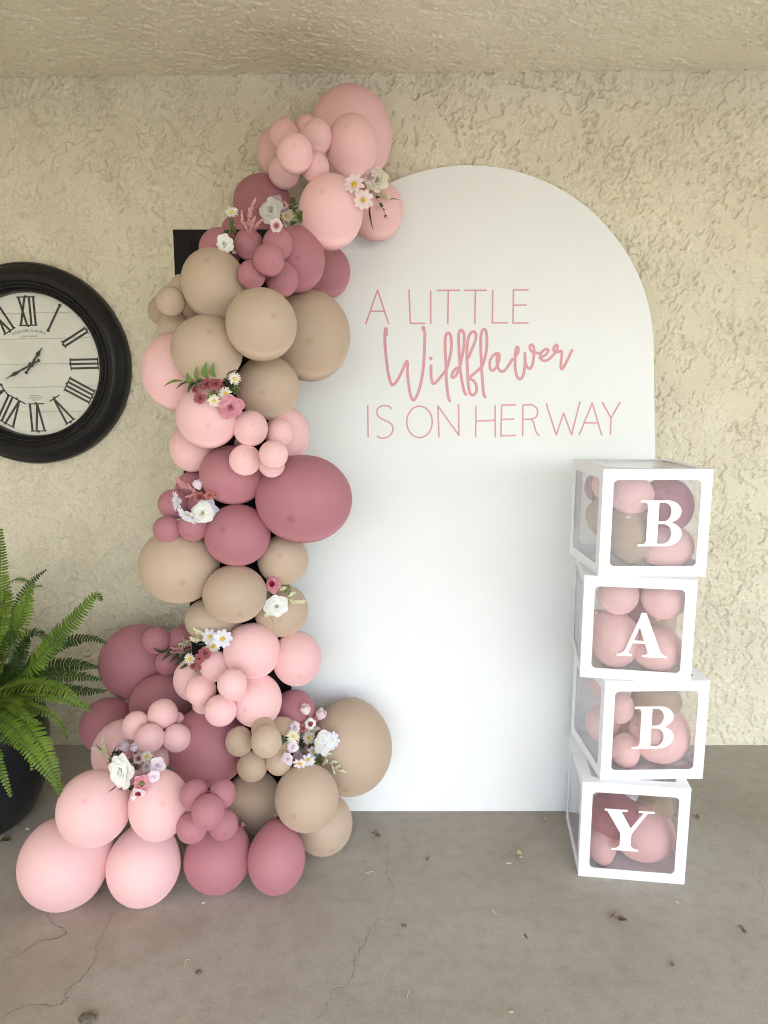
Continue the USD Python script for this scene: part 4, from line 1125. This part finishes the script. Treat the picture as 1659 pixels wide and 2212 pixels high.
def roman(txt, hour):
    H, w = .385 * RF, .030 * RF
    glyphs = {'I': [[(0, 0), (0, 1)]], 'V': [[(0, 1), (.34, 0)], [(.34, 0), (.55, 1)]], 'X': [[(0, 1), (.42, 0)], [(.42, 1), (0, 0)]]}
    wid = {'I': .0, 'V': .55, 'X': .42}
    gap = .155 * H
    tot = sum(wid[c] for c in txt) * H * .55 + gap * (len(txt) - 1)
    x = -tot / 2; polys = []
    for c in txt:
        for st in glyphs[c]:
            polys.append(LineString([(x + p[0] * H * .55, (p[1] - .5) * H) for p in st]).buffer(w / 2, cap_style=2))
        x += wid[c] * H * .55 + gap
    for y in (-.5, .5):
        polys.append(LineString([(-tot / 2 - .05 * H, y * H), (tot / 2 + .05 * H, y * H)]).buffer(w * .28))
        polys.append(Point(0, y * H * 1.03).buffer(w * .62, quad_segs=4))
    g = unary_union(polys)
    g = affinity.translate(g, 0, .735 * RF)
    return affinity.rotate(g, -30 * hour, origin=(0, 0))
for hr, txt in enumerate(['XII', 'I', 'II', 'III', 'IIII', 'V', 'VI', 'VII', 'VIII', 'IX', 'X', 'XI']):
    clock_print('numeral', [roman(txt, hr)], M['clock_black'], 'Roman numeral ' + txt)
def arc_text(txt, h, r, name):
    ms, adv = [], []
    for ch in txt:
        if ch == ' ':
            adv.append((None, h * .45)); continue
        m = meshkit.text_mesh(ch, h, .001); adv.append((m, (m.bounds[1][0] - m.bounds[0][0]) + h * .22))
    tot = sum(a for _, a in adv); x = -tot / 2
    for m, a in adv:
        if m is not None:
            th_ = -(x + a / 2) / r
            v = np.array(m.vertices); v[:, 0] -= v[:, 0].min() + (a - h * .22) / 2
            w = np.stack([v[:, 0] * math.cos(th_) - v[:, 1] * math.sin(th_) - r * math.sin(th_), v[:, 0] * math.sin(th_) + v[:, 1] * math.cos(th_) + r * math.cos(th_) - r, v[:, 2]], 1)
            ms.append((w, m.faces))
        x += a
    return cat_meshes(ms)
for txt, h, r, y in (('STERLING & NOBLE', .034, .62, .455), ('CLOCK COMPANY', .018, 3.0, .385), ('REGISTRATION', .013, 50., -.435), ('SERIAL N\u00ba 2,099,787', .013, 50., -.465), ('MFG. N\u00ba 9', .013, 50., -.495)):
    v, f = arc_text(txt, h * RF, r * RF, 'x')
    obj('maker_lettering' if y > 0 else 'small_print', ck((v + [0, y * RF, FZ - .0003], f)), M['clock_grey'], CK)
def hand(name, ang, ln, spade, z):
    w = .012 * RF
    g = Polygon([(-w, -.10 * RF), (w, -.10 * RF), (w * .9, ln * .45), (spade, ln * .62), (w * .7, ln * .78), (.002 * RF, ln), (-.002 * RF, ln), (-w * .7, ln * .78), (-spade, ln * .62), (-w * .9, ln * .45)])
    g = g.union(Point(0, -.13 * RF).buffer(.022 * RF)).union(Point(0, 0).buffer(.036 * RF)).union(Point(0, ln * .28).buffer(.018 * RF))
    g = affinity.rotate(g, -ang, origin=(0, 0))
    m = extrude(g, .0012)
    obj(name, ck((np.array(m.vertices) + [0, 0, z], m.faces)), M['clock_black'], CK)
hand('hour_hand', 37, .30 * RF, .030 * RF, .020)
hand('minute_hand', 243.5, .43 * RF, .026 * RF, .0225)
obj('spindle', ck((lambda m: (np.array(m.vertices) + [0, 0, .0185], m.faces))(trimesh.creation.cylinder(.012 * RF, .013))), M['clock_black'], CK, smooth=40)
gl = revolve([(.0, .031), (RF * .4, .0308), (RF * .8, .030), (RF * .988, .029)], 64)
obj('glass', ck(gl), M['glass'], CK, smooth=True)

# ---------------------------------------------------------------- fern in its pot
PC = np.array([-1.285, 2.10, 0.0])
pot = thing('plant_pot', PC, label='big round black glazed pot at the left edge holding the fern', cat='pot')
pp_ = [(.10, .0), (.135, .004), (.165, .03), (.20, .10), (.222, .19), (.228, .27), (.222, .34), (.212, .40), (.214, .415), (.222, .425), (.222, .44), (.206, .442), (.200, .43), (.198, .39)]
obj('bowl', (lambda m: (m[0], outward(*m)))(revolve(pp_, 64)), M['pot'], pot, smooth=40)
obj('soil', revolve([(0.0001, .395), (.1, .40), (.199, .392)], 32), M['soil'], pot, smooth=True)

fern = thing('fern', PC + [0, 0, .395], label='large green sword fern spilling from the black pot at left', cat='fern')
FO = PC + np.array([0, 0, .395])
grng = np.random.default_rng(9)
def frond(pts, wid=.045, mat='frond', n=None, droop=.25, face=1.0, tip_curl=0.0):
    """pts: world points of the rachis from base to tip"""
    P = spline(pts, 14); wid = wid * .86
    seg = np.linalg.norm(np.diff(P, axis=0), axis=1); L_ = np.concatenate([[0], np.cumsum(seg)]); Ln = L_[-1]
    n = n or int(Ln / .0098)
    fr = thing('frond', parent=fern)
    obj('stalk', tube(P[::2] - FO, np.linspace(.0024, .0008, len(P[::2])), 5), M['stalk'], fr, smooth=True)
    ms = []
    for k in range(n):
        x = .10 + .90 * (k + .5) / n
        s0 = x * Ln
        p = np.array([np.interp(s0, L_, P[:, j]) for j in range(3)])
        q = np.array([np.interp(min(s0 + .01, Ln), L_, P[:, j]) for j in range(3)]) - np.array([np.interp(max(s0 - .01, 0), L_, P[:, j]) for j in range(3)])
        d = norm(q)
        view = norm(C0 - p)
        nrm_ = norm(view * face + np.array([0, 0, .9]) + .0 * d)
        side = norm(np.cross(d, nrm_)); nrm_ = np.cross(side, d)
        wl = wid * min(1, .45 + 2.2 * (x - .1)) * (1 - max(0, (x - .55) / .47) ** 1.6 * .93)
        for sg in (-1, 1):
            ll = wl * grng.uniform(.9, 1.08)
            out = norm(side * sg + d * grng.uniform(.12, .3) + nrm_ * grng.uniform(-.05, .3))
            wdir = norm(np.cross(nrm_, out)); wdir = wdir if np.dot(wdir, d) > 0 else -wdir
            V = np.array([0, .25, .6, .88, 1.0]); W = np.array([.75, 1.0, .92, .6, .02]) * .0043 * (wid / .045) ** .3 * (0.75 + .25 * wl / wid)
            ctr = p + out * (V * ll)[:, None] - nrm_ * (droop * ll * V ** 2)[:, None] + d * (.10 * ll * V ** 2)[:, None]
            tw = nrm_ * .35
            a = ctr + (wdir + tw * sg) * W[:, None]; b = ctr - (wdir - tw * sg * .2) * W[:, None]
            ms.append((np.stack([a, b], 1).reshape(-1, 3), grid_faces(5, 2)))
    v, f = cat_meshes(ms)
    obj('leaflets', (v - FO, f), M[mat], fr, smooth=False, kind='stuff')

def fpt(cx_, cy_, t):
    return at(cx_ * .33496, 1069.8 + cy_ * .33496, t)
base = FO + np.array([0, 0, .01])
TB = np.dot(base - C0, FWD)
def F(path, mat='frond', wid=.045, **kw):
    pts = [base + np.array([grng.uniform(-.05, .05), grng.uniform(-.05, .05), 0])] + [fpt(*q) for q in path]
    frond(pts, wid, mat, **kw)
F([(-5, 900, 2.15), (0, 560, 2.1), (8, 215, 2.05)], wid=.04)
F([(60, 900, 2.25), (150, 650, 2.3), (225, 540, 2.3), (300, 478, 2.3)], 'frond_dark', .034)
F([(60, 1010, 2.05), (120, 840, 1.98), (175, 660, 1.95), (225, 590, 1.93), (262, 590, 1.9)], wid=.048)
F([(0, 800, 2.1), (30, 620, 2.05), (100, 545, 2.0), (215, 570, 1.95)], wid=.036)
F([(-20, 780, 2.0), (10, 700, 1.95), (40, 760, 1.9), (30, 900, 1.88)], wid=.040)
F([(120, 1180, 2.1), (250, 1050, 2.05), (400, 880, 2.05), (530, 745, 2.05), (615, 640, 2.05), (655, 680, 2.02)], wid=.047)
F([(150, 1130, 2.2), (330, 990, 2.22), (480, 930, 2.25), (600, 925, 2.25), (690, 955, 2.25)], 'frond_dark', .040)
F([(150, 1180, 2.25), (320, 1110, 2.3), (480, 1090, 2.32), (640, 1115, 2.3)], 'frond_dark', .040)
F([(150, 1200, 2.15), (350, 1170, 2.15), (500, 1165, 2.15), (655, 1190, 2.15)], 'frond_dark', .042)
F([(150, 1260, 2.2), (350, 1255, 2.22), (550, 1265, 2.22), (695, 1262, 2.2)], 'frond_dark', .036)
F([(60, 1240, 2.0), (200, 1215, 1.9), (360, 1240, 1.85), (470, 1300, 1.85), (590, 1395, 1.88)], wid=.040)
F([(100, 1300, 2.0), (260, 1300, 1.95), (420, 1325, 1.95), (590, 1385, 1.98)], wid=.028)
F([(110, 1330, 1.95), (220, 1370, 1.9), (340, 1420, 1.9), (410, 1500, 1.92), (432, 1580, 1.94)], wid=.026)
F([(60, 1330, 1.9), (130, 1400, 1.82), (190, 1440, 1.8), (242, 1465, 1.8)], wid=.040)
F([(60, 1390, 1.9), (170, 1490, 1.8), (280, 1640, 1.77), (350, 1800, 1.76), (395, 1945, 1.78)], wid=.052)
F([(0, 1430, 1.85), (110, 1530, 1.78), (220, 1690, 1.75), (330, 1840, 1.75)], wid=.046)
F([(-20, 1500, 1.85), (60, 1570, 1.78), (150, 1620, 1.75), (200, 1680, 1.75), (208, 1775, 1.76)], wid=.034)
F([(-80, 1600, 1.8), (-10, 1740, 1.74), (40, 1860, 1.73), (72, 1945, 1.74)], wid=.036)
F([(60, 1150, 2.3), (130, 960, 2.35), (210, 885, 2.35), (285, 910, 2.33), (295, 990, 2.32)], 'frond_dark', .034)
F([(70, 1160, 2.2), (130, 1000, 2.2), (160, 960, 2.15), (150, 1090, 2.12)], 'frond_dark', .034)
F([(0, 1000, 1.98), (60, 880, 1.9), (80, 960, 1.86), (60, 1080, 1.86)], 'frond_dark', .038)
F([(-40, 1000, 1.95), (10, 850, 1.9), (40, 800, 1.87), (60, 830, 1.86)], wid=.034)
for k in range(16):   # the rest of the crown, mostly left of the picture
    a = grng.uniform(PI * .45, PI * 1.6) if k < 9 else grng.uniform(-.6, 2 * PI - .6)
    r1, hz = grng.uniform(.12, .2), grng.uniform(.10, .28)
    dirn = np.array([math.cos(a), -abs(math.sin(a)) * .7 if k % 2 else math.sin(a) * .55, 0])
    pts = [base, base + dirn * r1 + [0, 0, hz], base + dirn * r1 * 2 + [0, 0, hz * .9], base + dirn * r1 * 2.7 + [0, 0, hz * .2]]
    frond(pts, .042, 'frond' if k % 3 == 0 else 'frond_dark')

# ---------------------------------------------------------------- cracks and litter on the slab
def fl(cx_, cy_, sc=0.5, ox=0.0):
    return on_plane(ox + cx_ * sc, 1700.7 + cy_ * sc, (0, 0, 0), (0, 0, 1))
crng = np.random.default_rng(3)
def crack(pts, w, ox=0.0):
    P = spline([fl(a, b, ox=ox) for a, b in pts], 10)
    P[:, :2] += crng.normal(0, .0022, (len(P), 2))
    d = np.gradient(P, axis=0); d /= np.linalg.norm(d, axis=1, keepdims=True)
    s_ = np.stack([-d[:, 1], d[:, 0], 0 * d[:, 0]], 1)
    ww = .42 * w * np.clip(crng.normal(1, .5, len(P)), .25, 2) * np.sin(np.linspace(.15, PI - .15, len(P))) ** .4
    v = np.stack([P + s_ * ww[:, None] / 2, P - s_ * ww[:, None] / 2], 1).reshape(-1, 3)
    v[:, 2] = .0008
    obj('crack', (v, grid_faces(len(P), 2)), M['crack'], floor)
crack([(205, 520), (215, 575), (250, 600), (290, 630), (230, 655), (170, 665), (100, 715), (0, 755)], .0035)
crack([(490, 530), (470, 590), (420, 680), (410, 740), (360, 820), (290, 875), (285, 920), (240, 945), (190, 940), (80, 955), (0, 1000)], .0030)
crack([(1645, 545), (1590, 640), (1580, 670), (1530, 740), (1530, 790), (1500, 850), (1440, 880), (1410, 950), (1360, 1010)], .0028)
crack([(20, 240), (15, 300), (15, 380), (40, 440), (20, 540)], .0022, 829.5)
crack([(1590, 350), (1600, 390), (1640, 440), (1625, 500)], .0016, 829.5)
crack([(390, 465), (430, 455), (480, 430)], .003)

def litter(name, pts_uv, mat, label, cat, wid=.012, curl=.006):
    a, b = [on_plane(*q, (0, 0, 0.004), (0, 0, 1)) for q in pts_uv]
    d = b - a; Ln = np.linalg.norm(d); d /= Ln; s_ = np.array([-d[1], d[0], 0])
    U, V = np.meshgrid(np.linspace(-1, 1, 7), np.linspace(0, 1, 9), indexing='ij')
    wd = wid * np.sin(np.clip(V * .92 + .06, 0, 1) * PI) ** .7
    z = .003 + curl * (U ** 2) * np.sin(V * PI) + curl * .8 * np.sin(V * 4 + .6) ** 2 + .0015 * np.sin(U * 5 + V * 7)
    P = (V * Ln)[..., None] * d + (U * wd)[..., None] * s_
    P[..., 2] = np.maximum(z, .0012)
    m = (P.reshape(-1, 3), grid_faces(7, 9))
    c = np.array([a[0], a[1], 0])
    obj(name, m, mat, smooth=True, loc=c, label=label, cat=cat)
litter('dry_leaf', ((1317, 1984), (1355, 1994)), M['dry_leaf'], 'curled brown dry leaf on the concrete below the Y box', 'leaf', .011, .012)
litter('dry_leaf', ((1592, 2003), (1614, 2019)), M['dry_leaf'], 'thin twisted dry leaf on the concrete near the right edge', 'leaf', .004, .008)
litter('dry_leaf', ((1110, 1844), (1131, 1856)), M['dry_pale'], 'pale tan curled leaf on the concrete before the panel', 'leaf', .009, .010)
litter('dry_leaf', ((1170, 1769), (1180, 1776)), M['dry_pale'], 'small pale leaf scrap at the foot of the white panel', 'leaf', .006, .007)
litter('dry_leaf', ((804, 1802), (822, 1812)), M['dry_leaf'], 'brown leaf on the concrete right of the lowest beige balloon', 'leaf', .008, .010)
litter('dry_leaf', ((0, 1818), (24, 1814)), M['leaf_dark'], 'dark leaf on the concrete beside the pot', 'leaf', .010, .006)
litter('dry_leaf', ((1500, 1764), (1510, 1772)), M['dry_leaf'], 'small dark leaf crumb on the concrete right of the Y box', 'leaf', .007, .009)
litter('dry_leaf', ((1131, 2020), (1140, 2028)), M['dry_leaf'], 'narrow olive leaf sliver in the middle of the bare concrete', 'leaf', .003, .004)
litter('dry_leaf', ((1447, 2083), (1456, 2089)), M['dry_leaf'], 'tiny crumpled dark leaf low on the right of the concrete', 'leaf', .007, .008)
litter('dry_leaf', ((921, 1855), (925, 1860)), M['dry_leaf'], 'tiny brown leaf bit before the centre of the panel', 'leaf', .006, .008)
def straw(pts, label, mat='straw', r=.0011):
    P = spline([on_plane(*q, (0, 0, 0.002), (0, 0, 1)) for q in pts], 4)
    P[:, 2] = r * 1.3
    c = np.array([P[0][0], P[0][1], 0])
    v, f = tube(P - c, r, 5)
    obj('straw', (v, f), M[mat], smooth=True, loc=c, label=label, cat='straw')
straw([(397, 2091), (401, 2078), (403, 2072), (410, 2073)], 'hooked pale straw on the concrete below the floor balloons')
straw([(878, 2157), (881, 2145), (884, 2140)], 'forked pale straw near the bottom of the concrete')
straw([(1093, 1864), (1105, 1864)], 'short white straw before the white panel', 'chalk')
straw([(1101, 1830), (1112, 1837)], 'thin straw behind the pale curled leaf')
straw([(1460, 1946), (1466, 1951)], 'short white sliver right of the Y box foot', 'chalk')
straw([(790, 1885), (805, 1881)], 'pale straw right of the floor balloons')
straw([(436, 1951), (443, 1949)], 'white sliver in front of the rose floor balloon', 'chalk', .0014)
straw([(1063, 1966), (1072, 1974)], 'whitish scrape-like sliver in the middle of the concrete', 'chalk', .0012)
def pebble(u, v, r, mat, label):
    c = on_plane(u, v, (0, 0, 0), (0, 0, 1))
    m = trimesh.creation.icosphere(2, r)
    vv = np.asarray(m.vertices) * [1.35, .8, .5] * (1 + .9 * (meshkit.fbm(np.asarray(m.vertices) / r * 1.8 + u, 3) - .5))[:, None]
    vv[:, 2] -= vv[:, 2].min()
    obj('pebble', (vv, m.faces), M[mat], smooth=True, loc=c, label=label, cat='pebble')
pebble(191, 2206, .014, 'stone', 'rough dark stone lump at the bottom left of the concrete')
pebble(429, 2103, .006, 'stone', 'small dark pebble below the rose floor balloons')
pebble(1104, 2187, .0045, 'dry_pale', 'small pale chip at the bottom of the concrete')
pebble(873, 2001, .005, 'stone', 'small dark pebble in the stained patch of the concrete')
pebble(60, 1792, .005, 'chalk', 'small pale chip beside the pot')
